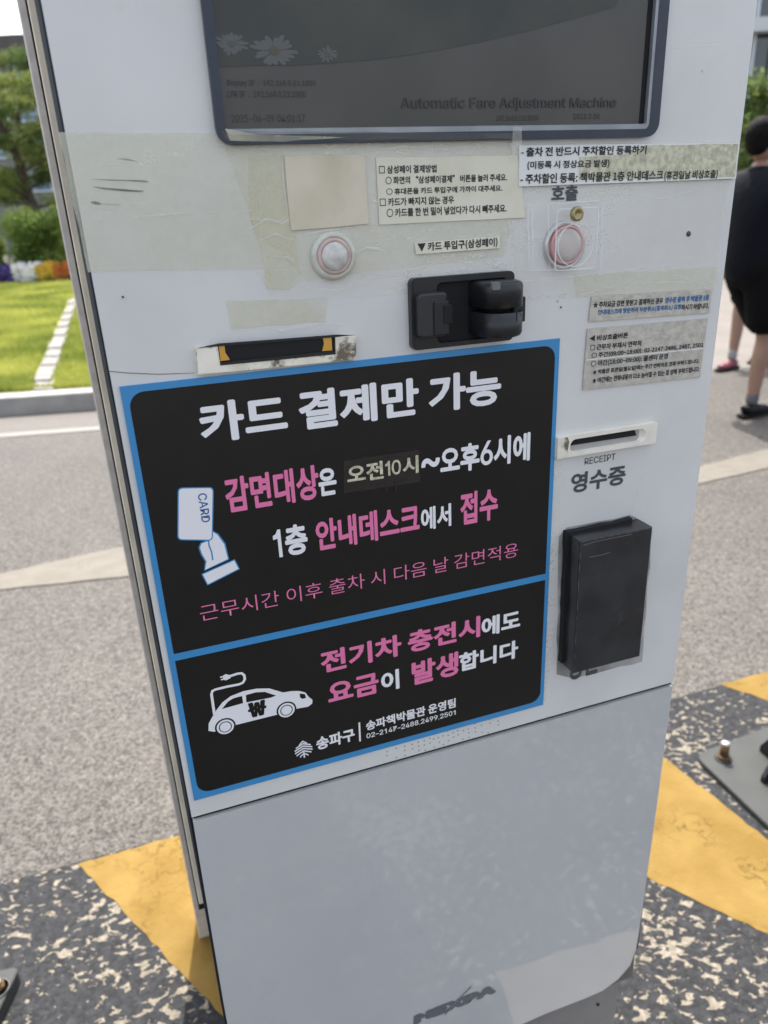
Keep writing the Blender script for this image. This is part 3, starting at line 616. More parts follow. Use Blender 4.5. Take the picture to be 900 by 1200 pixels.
for k in range(4):
    z = 3.05 + 3.45 * k - 0.1
    box('ledge', -0.2, 22.2, -0.35, 0.28, z, z + 0.42, WHC, b2)
mm = None
for k in range(28):
    x0 = 0.1 + k * 0.78
    if mm is None: mo = box('mullion', 0, 0.10, 0.06, 0.29, 0, 13, WFR, b2); mm = mo.data
    else: mo = bpy.data.objects.new('mullion', mm); C.objects.link(mo); mo.parent = b2
    mo.location = (x0, 0, 0)
t = thing('broadleaf_tree', 'leafy green tree above the walking man on the right', 'tree', (6.9, 13.6, 0))
trk = tube('trunk', [(0, 0, 0), (0.05, 0, 1.0), (0, 0.05, 2.0), (0.1, 0, 2.8)], [0.12, 0.10, 0.08, 0.03], BARK, t)
r_ = random.Random(5); cl = []
for i in range(26):
    a = r_.uniform(0, 6.28); q = r_.uniform(0.1, 1.6); z = r_.uniform(1.3, 3.0); cl.append((q * math.cos(a), q * math.sin(a), z, r_.uniform(.25, .5), r_.uniform(.25, .5), r_.uniform(.2, .36)))
    if i % 3 == 0: tube('limb', [(0.03, 0, 1.6), cl[-1][:3]], [0.05, 0.015], BARK, trk, 5)
leaf_cloud('crown', cl, 20000, 0.045, BROAD, t, 41, fill=0.6)
bush('shrub', 'dark shrub at the far side of the pavement behind the walkers', 'shrub', (6.2, 13.4), (2.0, 0.8, 1.5), 12000, 42, BROAD)

# ================================================================ THE PAY MACHINE
base = -n * D; ORG = Vector((base[0], base[1], 0))
M = thing('parking_pay_machine', 'white parking pay machine with screen, card slots and black poster', 'machine', ORG, YAW)
def S(o): return o
# casing, from the back to the front
def zb(px, py, off): return P(px, py, off)[1]
TOP = 1.72
XR = P(888, 0)[0]
box('rear_casing', -0.0447 * 1.12, 0.53, 0.60, 0.65, -0.003, TOP - 0.01, SILVER, M, bev=0.002, label='silver rear casing strip')
box('casing_groove', -0.0372 * 0.90, 0.50, 0.40, 0.60, max(0.02, zb(235, 1066, 0.4)), TOP - 0.02, BLACKM, M, label='black groove of the casing')
box('side_casing', -0.0352 * 0.62, 0.490, 0.12, 0.40, max(0.02, zb(235, 1060, 0.12)), TOP - 0.015, BEIGE, M, bev=0.001, label='beige side casing')
ZB = P(700, 1166)[1] - 0.002                             # lowest edge of the door near the right corner
fpts_l = [P(48.5, 0), P(98, 268), P(123, 400), P(166, 640), P(213, 893), P(226, 958)]
fpts_r = [P(884.5, 0), P(865, 200), P(840.5, 400), P(786.5, 803)]
def edge(ptsl, off): return [(x_ + off, z_) for x_, z_ in ptsl]
XL = sum(p[0] for p in fpts_l) / len(fpts_l); XR = sum(p[0] for p in fpts_r) / len(fpts_r)
ZS = (P(226, 959)[1] + P(786.5, 803)[1]) / 2             # seam height
box('front_frame', XL - 0.0040, XR + 0.0030, 0.010, 0.12, ZB - 0.008, TOP, DKGREY, M, label='dark grey frame behind the front panel')
box('gasket', XL - 0.0017, XR + 0.0014, 0.0045, 0.0098, ZB + 0.05, TOP - 0.004, GASKET, M, label='black rubber gasket')
def bow(z): t_ = (z - 1.0) / 0.45; return 0.0010 * (1 - t_ * t_)
zz = [ZS + 0.0022 + (TOP - 0.002 - ZS) * k / 8 for k in range(9)]
prism('front_panel', [(XL - 0.0004 - bow(z) * 0.0, z) for z in zz] + [(XR + bow(z) * 0.6, z) for z in zz[::-1]], 0.0, 0.0045, WHITE, M, label='white upper front panel')
LB = P(266, 1200)[0]; dz = ZS - 0.0022
XRb = P(750, 1080)[0]
cr_ = []
rc = 0.052
zbot_r = P(700, 1165)[1]
right = [(XR - 0.0002, dz), ((XR + XRb) / 2 + 0.0008, (dz + P(750, 1080)[1]) / 2), (XRb, P(750, 1090)[1])]
corner = [P(745, 1112), P(738, 1131), P(724, 1147), P(706, 1160.5), P(684, 1170), P(640, 1187)]
zbo = corner[-1][1] - 0.002
lower = [(XRb - 0.20, zbo - 0.001), (LB + rc, zbo - 0.002)] + [(LB + rc - rc * math.sin(math.radians(a)), zbo - 0.002 + rc - rc * math.cos(math.radians(a))) for a in range(10, 91, 16)]
prism('lower_door', [(XL, dz)] + right + corner + lower + [((XL + LB) / 2 - 0.001, (dz + ZB) / 2)], -0.0006, 0.0042, DOORM, M, label='glossy white lower door with a rounded bottom corner')
# dark rim that follows the door on the right and round the corner
prism('door_rim', [(XL - 0.002, dz + 0.004)] + [(a + 0.0026, b) for a, b in right] + [(a + 0.0024, b - 0.0016) for a, b in corner[:-1]] + [(corner[-1][0], corner[-1][1] - 0.0025)] + [(a - 0.0012, b - 0.0028) for a, b in lower] + [((XL + LB) / 2 - 0.0035, (dz + ZB) / 2)], 0.0045, 0.010, GASKET, M)
box('seam', XL + 0.001, XR - 0.001, 0.0030, 0.0044, ZS - 0.004, ZS + 0.004, BLACKM, M, label='dark gap between panel and door')
pr = P(726, 1150, 0.03)[0]
box('pedestal', 0.055, pr, 0.03, 0.46, -0.003, ZB + 0.03, PEDESTAL, M, label='grey steel foot below the door', bev=0.003)
for (px, py) in ((701, 1177.5),):
    x_, z_ = P(px, py, 0.029); lathe('rivet', [(0.0022, 0), (0.0018, -0.0012), (0.0002, -0.0016)], x_, z_, BLACKM, M, 12, y=0.0295)

# ---- screen
scr = prism('screen', [P(253, -2), P(265.5, 149), P(748.5, 147.5), (P(756, 0)[0], P(253, -2)[1])], -0.0006, -0.0001, SCRL, M, label='dim grey display') if False else None
sx0 = P(264, 149)[0]; sx1 = P(747.5, 147)[0]; sz0 = P(400, 149.5)[1]; sz1 = sz0 + 0.245
nx0 = P(246, 100)[0]; nx1 = P(771, 100)[0]; nz0 = P(500, 166)[1]; nz1 = sz1 + 0.020
gx0 = P(257.3, 100)[0]; gx1 = P(759.5, 100)[0]; gz0 = P(450, 156.5)[1]; gz1 = sz1 + 0.009
scr = prism('screen', rr(sx0 - 0.002, sx1 + 0.004, sz0 - 0.002, sz1 + 0.002, 0.001, 2), -0.0008, -0.0001, SCRL, M, label='dim grey display of the machine')
frame('screen_bezel', rr(nx0, nx1, nz0, nz1, 0.0095), rr(gx0, gx1, gz0, gz1, 0.004), -0.0052, -0.0001, NAVY, M, label='navy blue bezel round the screen')
frame('inner_frame', rr(gx0, gx1, gz0, gz1, 0.004), rr(sx0 - 0.0006, sx1 + 0.0035, sz0 - 0.0006, sz1, 0.001), -0.0049, -0.0009, GREYF, M, inner_back=rr(sx0, sx1 + 0.004, sz0, sz1, 0.001), label='grey inner frame round the screen')
box('screen_shade_strip', sx1 + 0.0002, sx1 + 0.0036, -0.0014, -0.0009, sz0, sz1, BLACKM, M, label='black strip standing in for shade at the right of the display')  # black strip stands in for the shade inside the frame's right edge
# wallpaper: dark region above a rising arc
arc = [(262, 79.0), (310, 77), (345, 77), (380, 75), (430, 71), (470, 66), (520, 58), (570, 48), (620, 36), (680, 20), (720, 8)]
arcp = [P(x_, y_) for x_, y_ in arc]
arcp[0] = (sx0, arcp[0][1])
prism('wallpaper', arcp + [(P(735, 3)[0], arcp[-1][1] + 0.02), (sx1, arcp[-1][1] + 0.06), (sx1, sz1), (sx0, sz1)], -0.0011, -0.0009, SCRD, scr, label='darker wallpaper picture on the display')
def daisy(px, py, rpx, seed, kpet=17, sq=0.62):
    r = random.Random(seed); cx_, cz_ = P(px, py); sc_ = abs(P(px + 10, py)[0] - cx_) / 10 * rpx; vs, fs = [], []
    for k in range(kpet):
        a = 6.283 * k / kpet + r.uniform(-.1, .1); L_ = sc_ * r.uniform(.8, 1.1); wd_ = sc_ * 0.13
        dx, dz_ = math.cos(a), math.sin(a) * sq; px_, pz_ = -math.sin(a), math.cos(a); b = len(vs)
        for (f, g) in ((.2, .3), (.6, 1), (.92, .8), (1, 0), (.92, -.8), (.6, -1), (.2, -.3)):
            vs.append((cx_ + dx * L_ * f + px_ * wd_ * g, -0.0013 - k * 1e-6, cz_ + dz_ * L_ * f + pz_ * wd_ * g * sq))
        fs.append([b + i for i in range(7)])
    o = pyd('daisy', vs, fs, SCRP, scr)
    if o.data.polygons[0].normal.y > 0: o.data.flip_normals()
    prism('daisy_centre', [(cx_ + sc_ * .22 * math.cos(6.283 * k / 12), cz_ + sc_ * .16 * math.sin(6.283 * k / 12)) for k in range(12)], -0.0016, -0.0013, SCRC, scr)
daisy(321, 60, 27, 1); daisy(271, 52, 19, 2); daisy(383, 64, 13, 3, 12)
lettering('Automatic Fare Adjustment Machine', (469, 122), (721, 119.5), (551, 114.3), (595.6, 129.8), SCRT, scr, 0.0015, 0.014)
lettering('Display IP  :  192.168.0.21:1000', (266, 97.3), (369.3, 97.3), (313, 94), (270, 102), SCRT, scr, 0.0015, 0.0)
lettering('LPR IP  :  192.168.0.21:2000', (266, 110), (357.7, 110), (313, 106.8), (270, 114), SCRT, scr, 0.0015, 0.0)
lettering('2025-06-09 04:01:17', (271, 139), (357, 138.3), (345, 134.3), (290, 143.5), SCRT, scr, 0.0015, -0.004)
lettering('192.168.0.111:3000', (581, 138.7), (630, 138), (600, 135.6), (600, 141.6), SCRT, scr, 0.0015, 0.0)
lettering('1013.2.56', (671, 136.4), (702, 136), (690, 133.3), (690, 139.6), SCRT, scr, 0.0015, 0.0)

# ---- poster
def pp(pts): return [P(x_, y_) for x_, y_ in pts]
px0, px1 = P(139, 453)[0] , P(656, 396)[0]
a_, b_ = P(139, 453), P(656, 396); c_, d_ = P(635, 825), P(228, 937)
pX0, pX1, pZ0, pZ1 = (a_[0] + d_[0]) / 2, (b_[0] + c_[0]) / 2, (c_[1] + d_[1]) / 2, (a_[1] + b_[1]) / 2
poster = prism('poster', [(pX0, pZ0), (pX1, pZ0), (pX1, pZ1), (pX0, pZ1)], -0.0014, -0.0001, POSTER_B, M, label='black and blue notice poster in Korean')
dv0 = P(205.5, 772)[1]; dv1 = P(204.5, 765)[1]; dv0 = (dv0 + P(636, 680.5)[1]) / 2; dv1 = dv0 + 0.0062
kx0 = P(152, 475)[0]; kx1 = P(646, 600)[0]; kx1 = P(648.2, 440)[0]; kz1 = P(400, 431.5)[1]; kz0 = P(400, 882)[1]
kz1 = (P(200, 454.5)[1] + P(600, 409.5)[1]) / 2; kz0 = (P(260, 923)[1] + P(600, 828)[1]) / 2 + 0.0004
prism('poster_panel', rr(kx0, kx1, dv1, kz1, (0.0005, 0.0005, 0.010, 0.010)), -0.00155, -0.0014, POSTER_K, poster, label='upper black field of the poster')
prism('poster_panel', rr(kx0, kx1, kz0, dv0, (0.010, 0.010, 0.0005, 0.0005)), -0.00155, -0.0014, POSTER_K, poster, label='lower black field of the poster')
oo = 0.0017
def tx(body, L_, R_, T_, B_, m, bold=0.02, **k): return lettering(body, L_, R_, T_, B_, m, poster, oo, bold, **k)
tx('카드 결제만 가능', (232.7, 493), (586, 453), (270.7, 467.7), (274, 515), POSTER_W, 0.021)
tx('감면대상', (262.3, 571.7), (372.3, 556.7), (365, 544.3), (276.7, 599.3), PINK, 0.018)
tx('은', (372.3, 563.3), (393.3, 560), (382.3, 547.7), (381.7, 580), POSTER_W, 0.022)
prism('black_tape', pp([(401.7, 577), (401.5, 539.3), (490, 526), (491.7, 564)]), -0.0021, -0.00156, TAPEK, poster, label='black tape patch over the hour')
for xx in (424, 450.5, 461.5):
    prism('tape_seam', pp([(xx, 575), (xx, 533), (xx + 2, 533), (xx + 2, 575)]), -0.0023, -0.0021, SILVL if False else TAPEK, poster)
lettering([('오전', 0, 1.75, 0, 1, 0.016), ('|1', 1.83, 2.10, 0.1, 0.92, 0), ('0', 2.16, 2.62, 0.1, 0.92, 0.016), ('시', 2.70, 3.5, 0, 1, 0.016)], (405.7, 556.7), (489, 543.3), (483, 533), (413, 565), METTXT, poster, 0.0025)
tx('~', (492.7, 543), (514.3, 538), (499, 536.5), (507, 546.5), POSTER_W, 0.02)
lettering([('오후', 0, 1.8, 0, 0.93, 0.022), ('6', 1.84, 2.42, 0.1, 0.92, 0.022), ('시에', 2.45, 4.2, 0.02, 1, 0.022)], (515, 550), (620, 523.3), (616.7, 506), (520, 555.7), POSTER_W, poster, oo)
lettering([('|1', 0, 0.34, 0.02, 0.93, 0), ('층', 0.46, 1.35, 0, 1, 0.022)], (319, 626.7), (360, 633), (346.7, 613.3), (328.3, 652.7), POSTER_W, poster, oo)
tx('안내데스크', (369.3, 623.3), (490.7, 610), (438.3, 597), (380, 644), PINK, 0.018)
tx('에서', (492.3, 605), (527.7, 600), (525, 589), (501.7, 620), POSTER_W, 0.018)
tx('접수', (538.3, 590), (582.3, 590), (556.7, 574.3), (546.7, 614), PINK, 0.018)
tx('근무시간 이후 출차 시 다음 날 감면적용', (234, 718), (606, 645), (266.7, 702), (244, 725.5), PINK, -0.002)
tx('전기차 충전시', (374.7, 771.3), (561.8, 732), (559.3, 720.7), (384, 787), PINK, 0.020)
tx('에도', (563.3, 733.8), (608.5, 729), (603.8, 714), (579, 742), POSTER_W, 0.020)
tx('요금', (384, 818), (443.3, 803.8), (435.8, 787.6), (388, 824), PINK, 0.020)
tx('이', (445.7, 796), (467, 794.5), (465, 782.6), (464.7, 806), POSTER_W, 0.020)
tx('발생', (481.5, 783.6), (536.3, 775.8), (533.8, 762.4), (490, 800.7), PINK, 0.020)
tx('합니다', (537, 774), (606, 760), (599, 750), (547.8, 784), POSTER_W, 0.020)
tx('송파구', (370, 871), (415, 859), (412, 852), (376, 876.7), POSTER_W, 0.018)
prism('divider_mark', pp([(422.3, 867), (420.3, 867.6), (419.3, 845.5), (421.3, 845)]), -oo, -oo + 0.0001, POSTER_W, poster)
tx('송파책박물관 운영팀', (428, 849), (533, 822.5), (529, 817.5), (433, 854), POSTER_W, 0.014)
lettering(digits('02-2147-2488,2499,2501', 0.014), (428.6, 859), (533, 832.4), (530.7, 831.3), (432.7, 864), POSTER_W, poster, oo)
# district emblem: a round striped tree
cxe, cze = P(355, 875); re = abs(P(365.5, 875)[0] - cxe)
vs, fs = [], []
for k in range(6):
    zc = cze + re * (0.95 - 0.33 * k); hw = re * (0.45, 0.85, 1.0, 1.0, 0.85, 0.5)[k]
    for sgn in (-1, 1):
        b = len(vs); vs += [(cxe, -oo, zc + re * 0.06), (cxe + sgn * hw, -oo, zc - re * 0.36), (cxe + sgn * hw, -oo, zc - re * 0.54), (cxe, -oo, zc - re * 0.13)]; fs.append((b, b + 1, b + 2, b + 3))
b = len(vs); vs += [(cxe - re * .08, -oo, cze - re * .4), (cxe + re * .08, -oo, cze - re * .4), (cxe + re * .08, -oo, cze - re * 1.35), (cxe - re * .08, -oo, cze - re * 1.35)]; fs.append((b, b + 1, b + 2, b + 3))
pyd('emblem', vs, fs, POSTER_W, poster, label='round striped white tree emblem')
# card in a hand
def A3(pts): return [P(120 + x_ / 3.0, 390 + y_ / 3.0) for x_, y_ in pts]
def grow(pts, d):
    c0 = np.mean(np.array(pts), 0); k = len(pts); out = []
    ar = sum(pts[i][0] * pts[(i + 1) % k][1] - pts[(i + 1) % k][0] * pts[i][1] for i in range(k)); sg = 1 if ar > 0 else -1
    for i in range(k):
        p0, p1, p2_ = Vector(pts[i - 1]), Vector(pts[i]), Vector(pts[(i + 1) % k])
        e1 = (p1 - p0).normalized(); e2_ = (p2_ - p1).normalized(); nn = (Vector((e1.y, -e1.x)) + Vector((e2_.y, -e2_.x))) * sg
        nn = nn.normalized() if nn.length > 1e-6 else Vector((0, 0)); out.append((p1.x + nn.x * d, p1.y + nn.y * d))
    return out
hand = A3([(348, 738), (375, 727), (388, 712), (386, 696), (402, 706), (427, 740), (440, 792), (360, 830), (365, 800), (350, 775), (342, 752)])
prism('hand_icon', grow(hand, 0.0011), -0.00162, -0.00156, POSTER_B, poster, label='blue outline of the hand drawing')
prism('hand_icon', hand, -0.00168, -0.00162, POSTER_W, poster, label='white drawing of a hand')
strokes('finger_line', [A3([(372, 728), (374, 745), (383, 768), (387, 796)])], 0.0011, -0.0017, POSTER_B, poster)
cuff = A3([(352, 846), (462, 797), (477, 826), (370, 880)])
prism('cuff_icon', grow(cuff, 0.0012), -0.00174, -0.00171, POSTER_B, poster); prism('cuff_icon', cuff, -0.0018, -0.00174, POSTER_W, poster)
kc = A3([(268, 545), (386, 543), (383, 724), (267, 722)])
kx = [kc[3][0], kc[1][0], kc[2][1], kc[0][1]]
def rquad(q, r, seg=4):
    out = []
    for i in range(4):
        p0, p1, p2_ = Vector(q[i - 1]), Vector(q[i]), Vector(q[(i + 1) % 4]); a = p1 + (p0 - p1).normalized() * r; b = p1 + (p2_ - p1).normalized() * r
        for k in range(seg + 1):
            f = k / seg; out.append(tuple((a.lerp(p1, f)).lerp(p1.lerp(b, f), f)))
    return out
prism('card_icon', rquad(grow(kc, 0.0012), 0.0035), -0.00186, -0.00181, POSTER_B, poster); prism('card_icon', rquad(kc, 0.0028), -0.00192, -0.00186, POSTER_W, poster, label='white drawing of a payment card')
lettering('CARD', (120 + 340 / 3, 390 + 610 / 3), (120 + 372 / 3, 390 + 610 / 3), (120 + 356 / 3, 390 + 560 / 3), (120 + 356 / 3, 390 + 664 / 3), mat('card_blue', (0.03, 0.12, 0.32), 0.4), poster, 0.00196, 0.022, turn=-90)
# electric car drawing
def Z3(pts): return [P(200 + x_ / 3.75, 670 + y_ / 3.75) for x_, y_ in pts]
car = [(165, 694), (166, 662), (178, 640), (198, 606), (225, 570), (262, 542), (318, 520), (375, 509), (432, 508), (472, 520), (492, 526), (528, 520), (562, 519), (590, 526), (604, 545), (621, 558), (620, 574), (602, 588), (552, 597), (470, 622), (285, 668), (190, 698)]
prism('car_icon', Z3(car), -0.00162, -0.00156, POSTER_W, poster, label='white drawing of an electric car')
for wn in ([(224, 598), (250, 566), (274, 551), (312, 541), (317, 572)], [(331, 569), (329, 537), (372, 525), (412, 523), (462, 539), (438, 548)], [(565, 530), (588, 533), (593, 549), (577, 554), (566, 547)]):
    prism('car_window', Z3(wn), -0.00168, -0.00163, POSTER_K, poster)
k1 = abs(P(240 / 3.75 + 200 + 10, 850)[0] - P(240 / 3.75 + 200, 850)[0]) / 10 / 3.75
def disc(name, c, r, y, m):
    x_, z_ = Z3([c])[0]; prism(name, [(x_ + r * k1 * math.cos(6.2832 * k / 28), z_ + r * k1 * math.sin(6.2832 * k / 28)) for k in range(28)], y, y + 0.00005, m, poster)
for c in ((239, 676), (507, 603)):
    disc('wheel_icon', c, 47, -0.00168, POSTER_K); disc('wheel_icon', c, 39, -0.00174, POSTER_W); disc('wheel_icon', c, 29.5, -0.0018, POSTER_K); disc('wheel_icon', c, 25, -0.00186, POSTER_W)
lettering('₩', (200 + 337 / 3.75, 670 + 597 / 3.75), (200 + 420 / 3.75, 670 + 597 / 3.75), (200 + 380 / 3.75, 670 + 563 / 3.75), (200 + 380 / 3.75, 670 + 630 / 3.75), POSTER_K, poster, 0.0018, 0.03, rot=0.0)
strokes('cable_icon', [Z3([(191, 622), (182, 560), (178, 532), (182, 519), (196, 512), (250, 499), (298, 490), (315, 483), (324, 468), (322, 450), (310, 441), (292, 443), (258, 454)])], 0.0021, -0.0017, POSTER_W, poster)
prism('plug_icon', Z3([(229, 452), (240, 445), (262, 450), (262, 462), (242, 472), (229, 470)]), -0.00168, -0.00163, POSTER_W, poster)
strokes('plug_icon', [Z3([(230, 455), (216, 459)]), Z3([(230, 466), (219, 470)])], 0.0011, -0.0017, POSTER_W, poster)

# ---- paper notices and tape
def rotof(p, q):
    a, b = P(*p), P(*q); return math.atan2(b[1] - a[1], b[0] - a[0])
# tape under the notices
def tape(pts, off, m=TAPE, label=None, seed=0, name='tape'):
    q = jag([P(*p) for p in pts], 0.0005, 0.012, seed + 50)
    return prism(name, q, -off, -off + 0.0001, m, M, label=label)
tape([(68, 155), (254, 156), (304, 170), (308, 315), (103, 319)], 0.0004, TAPE, 'wide yellowed tape on the left of the panel', 1)
tape([(262, 168), (600, 166), (598, 270), (590, 300), (430, 318), (360, 330), (300, 270)], 0.00055, TAPE, 'yellowed tape below the screen', 2)
tape([(290, 185), (332, 176), (345, 268), (352, 330), (338, 340), (312, 338), (305, 290), (292, 250)], 0.0007, TAPEY, 'browned tape left of the beige card', 3)
tape([(264, 352), (384, 349), (381, 377), (271, 386)], 0.0004, TAPEY, 'browned tape strip above the metal slot', 4)
tape([(395, 266), (600, 255), (614, 318), (470, 322), (420, 330)], 0.0007, TAPEC, 'clear tape around the card slot label', 5)
tape([(598, 172), (862, 165), (836, 340), (600, 352)], 0.0004, TAPEC, 'clear tape on the right of the panel', 6)
tape([(672, 322), (842, 312), (836, 338), (676, 348)], 0.0006, TAPE, 'yellowed tape above the silver labels', 7)
tape([(300, 318), (500, 312), (480, 345), (320, 352)], 0.0005, TAPEC, 'clear tape below the round button', 8)
tape([(596, 150), (606, 150), (607, 185), (595, 185)], 0.0060, TAPEC, 'crumpled tape end over the bezel', 9)
tape([(258, 155), (600, 157), (598, 164), (262, 165)], 0.0056, GLUE, 'dark glue stain along the bezel', 10, 'glue_stain')
tape([(262, 152), (300, 159), (345, 160), (400, 162), (330, 167), (268, 166)], 0.0058, TAPEY, 'brown tape scrap at the bezel corner', 11)
tape([(642, 536), (660, 532), (655, 700), (640, 820), (632, 822)], 0.0004, TAPEC, 'clear tape edge right of the poster', 12)
for ln, w_ in (([(98, 257), (140, 262), (165, 254), (210, 250), (260, 248), (310, 246)], 0.0006), ([(92, 275), (130, 279), (150, 276)], 0.0005), ([(255, 172), (300, 177), (322, 178)], 0.0006), ([(680, 345), (730, 333), (790, 330), (832, 332)], 0.0012),
             ([(790, 322), (815, 331), (832, 333)], 0.0010), ([(430, 290), (445, 291)], 0.0022), ([(745, 238), (790, 230), (840, 214)], 0.0007), ([(303, 178), (305, 240), (306, 300)], 0.0004), ([(292, 257), (330, 259)], 0.0008), ([(320, 300), (340, 302), (352, 315)], 0.0014), ([(420, 320), (470, 326), (500, 318)], 0.0008)):
    strokes('tape_crease', [[P(*p) for p in ln]], w_ * 0.8, -0.00095, CREASE, M, taper=True)
for ln, w_ in (([(110, 219), (122, 221), (140, 222.5), (160, 224), (168, 224)], 0.0011), ([(137, 186), (150, 187), (160, 189)], 0.0005), ([(108, 210), (130, 211), (172, 212)], 0.0005), ([(148, 211.5), (160, 212), (174, 213)], 0.0007), ([(107, 237), (113, 238), (118, 239)], 0.0018), ([(118, 239), (140, 240)], 0.0004)):
    strokes('scuff_mark', [[P(*p) for p in ln]], w_, -0.0008, SCUFF, M, taper=True)
strokes('hairline_crack', [[P(*p) for p in [(124, 434.5), (150, 437), (185, 438.5), (228, 437)]]], 0.0005, -0.0004, SCUFF, M)
for ln in ([(752, 62), (790, 56), (830, 54), (845, 50)], [(835, 68), (822, 95), (812, 120)]):
    strokes('tape_crease', [[P(*p) for p in ln]], 0.0012, -0.0004, TAPEC, M)
for (px, py, r_s) in ((144, 348, .0006), (806.7, 274, 0.0018), (657, 360, .0006), (365, 240, .0006), (372, 246, .0006), (380, 250, .0006), (398, 254, .0006), (368, 238, .0005)):
    x_, z_ = P(px, py); lathe('small_hole', [(r_s * 1.2, -0.0002), (r_s, -0.0006), (r_s * 0.9, -0.0011), (0.00001, -0.0011)], x_, z_, INKG, M, 12)

card = prism('beige_card', jag(pp([(332.7, 183.3), (426.7, 181.7), (431, 262), (392, 266), (340.7, 270)]), 0.0003, 0.02, 8), -0.0016, -0.0007, CARDB, M, label='blank beige card taped above the left button')
note = prism('paper_notice', jag(pp([(440, 185), (606, 182.5), (615, 255), (530, 259), (444, 263.3)]), 0.0002, 0.03, 9), -0.0012, -0.0007, PAPER, M, label='small taped paper with five lines of instructions')
rt = rotof((440, 185), (606, 182.5)) * 0.5 + rotof((444, 263.3), (615, 255)) * 0.5
def nt_(body, L_, R_, T_, B_, par, m=INK, off=0.0014, bold=0.012, rot=None): return lettering(body, L_, R_, T_, B_, m, par, off, bold, rot=rt if rot is None else rot)
nt_('□ 삼성페이 결제방법', (443.3, 198), (510.7, 197.3), (506.7, 193), (486.7, 202.8), note)
nt_('○ 화면의 “삼성페이결제” 버튼을 눌러 주세요.', (451, 211), (593.3, 207.3), (573, 203.8), (486.7, 215.2), note)
nt_('○ 휴대폰을 카드 투입구에 가까이 대주세요.', (451.7, 223.3), (587.7, 220.7), (573, 217.2), (480, 227.6), note)
nt_('□ 카드가 빠지지 않는 경우', (444.3, 236.7), (531, 233.3), (520, 229.8), (486.7, 240.4), note)
nt_('○ 카드를 한 번 밀어 넣었다가 다시 빼주세요.', (452.3, 249), (592.7, 244.3), (576.7, 239.8), (486.7, 253.2), note)
sl = prism('slot_label', pp([(485, 284.3), (584.3, 276.7), (584.6, 290.7), (486.7, 297.9)]), -0.0016, -0.0009, PAPER, M, label='small label naming the card slot'); rs = rotof((486.7, 297.7), (584.3, 290.7))
lettering('▼ 카드 투입구(삼성페이)', (488.3, 290), (581.7, 284), (566.7, 279.3), (520, 294), INK, sl, 0.0018, 0.016, rot=rs)
tn = prism('paper_notice', pp([(606.7, 170.7), (864, 167.3), (860, 209.3), (606.7, 218.7)]), -0.0022, -0.0009, PAPERW, M, label='wide white notice about parking discount registration'); rn = rotof((606.7, 218.7), (860, 209.3)) * .5 + rotof((606.7, 170.7), (864, 167.3)) * .5
prism('notice_tape', jag(pp([(677, 184), (730, 181), (757, 170.5), (862.5, 168.7), (858.6, 207.4), (676, 211)]), 0.0003, 0.01, 4), -0.00235, -0.0022, KHAKI, tn, label='khaki tape over the right side of the notice')
lettering('- 출차 전 반드시 주차할인 등록하기', (608.3, 178.3), (755, 176), (733, 170.9), (630, 183.5), INK, tn, 0.0026, 0.012, rot=rn)
lettering('(미등록 시 정상요금 발생)', (616, 193.3), (711.7, 192.3), (700, 187.3), (630, 199.2), INK, tn, 0.0026, 0.010, rot=rn)
lettering('- 주차할인 등록: 책박물관 1층 안내데스크', (607.7, 210.9), (774.5, 206.2), (770, 199.6), (630, 215.4), INK, tn, 0.0026, 0.010, rot=rn)
lettering('(휴관일날 비상호출)', (776, 206), (838.3, 204), (826.7, 199.2), (790, 211.8), INK, tn, 0.0026, 0.010, rot=rn)
lettering('호출', (645.7, 228.3), (676.7, 226.7), (670, 216.9), (653, 236), INKG, M, 0.0007, 0.016, name='printed_word')
l1 = prism('silver_label', pp([(692.4, 347.4), (833.4, 338.9), (830.2, 366.4), (688.9, 376.8)]), -0.0012, -0.0006, SILVL, M, label='upper silver label with black and blue text'); r1 = rotof((688.9, 376.8), (830.2, 366.4)) * .5 + rotof((692.4, 347.4), (833.4, 338.9)) * .5
lettering('★ 주차요금 감면 못받고 결제하신 경우', (694.2, 357.6), (775.6, 352.8), (768.9, 348.9), (703, 360.3), INK, l1, 0.0015, 0.016, rot=r1)
lettering('영수증 출력 후 박물관 1층', (778, 352), (829.5, 349), (822, 345.4), (786.7, 354.8), INKB, l1, 0.0015, 0.016, rot=r1)
lettering('안내데스크에 방문하여 부분취소(결제취소) 요청', (699.6, 366.4), (796.4, 360.2), (793.8, 356.3), (704.9, 369.4), INKB, l1, 0.0015, 0.014, rot=r1)
lettering('하시기 바랍니다.', (797.2, 360.2), (829.3, 358.4), (822, 355), (802.7, 363.3), INK, l1, 0.0015, 0.014, rot=r1)
l2 = prism('silver_label', pp([(687.5, 385.1), (828.4, 373), (819.2, 441.6), (681.8, 457.1)]), -0.0012, -0.0006, SILVL, M, label='lower silver label with emergency call contacts'); r2 = rotof((681.8, 457.1), (819.2, 441.6)) * .5 + rotof((687.5, 385.1), (828.4, 373)) * .5
def Q6(x_, y_): return (680 + x_ / 5.625, 330 + y_ / 5.625)
for body, a, b, c, d in (('◀ 비상호출버튼', (55, 375), (308, 350), (290, 333), (110, 389)), ('□ 근무자 부재시 연락처', (60, 433), (395, 405), (380, 386), (110, 449)), ('○ 주간(09:00~18:00): 02-2147-2486, 2487, 2501', (68, 488), (803, 418), (780, 400), (120, 502)),
                         ('○ 야간(18:00~09:00): 콜센터 운영', (63, 542), (570, 492), (550, 473), (120, 558)), ('★ 박물관 휴관일(월요일)에는 주간 연락처로 전화 부탁드립니다.', (75, 598), (777, 527), (760, 508), (120, 610)), ('★ 야간에는 전화내용이 다소 늦어질 수 있는 점 양해 부탁드립니다.', (73, 655), (780, 577), (760, 558), (120, 665))):
    lettering(body, Q6(*a), Q6(*b), Q6(*c), Q6(*d), INK, l2, 0.0015, 0.014, rot=r2)
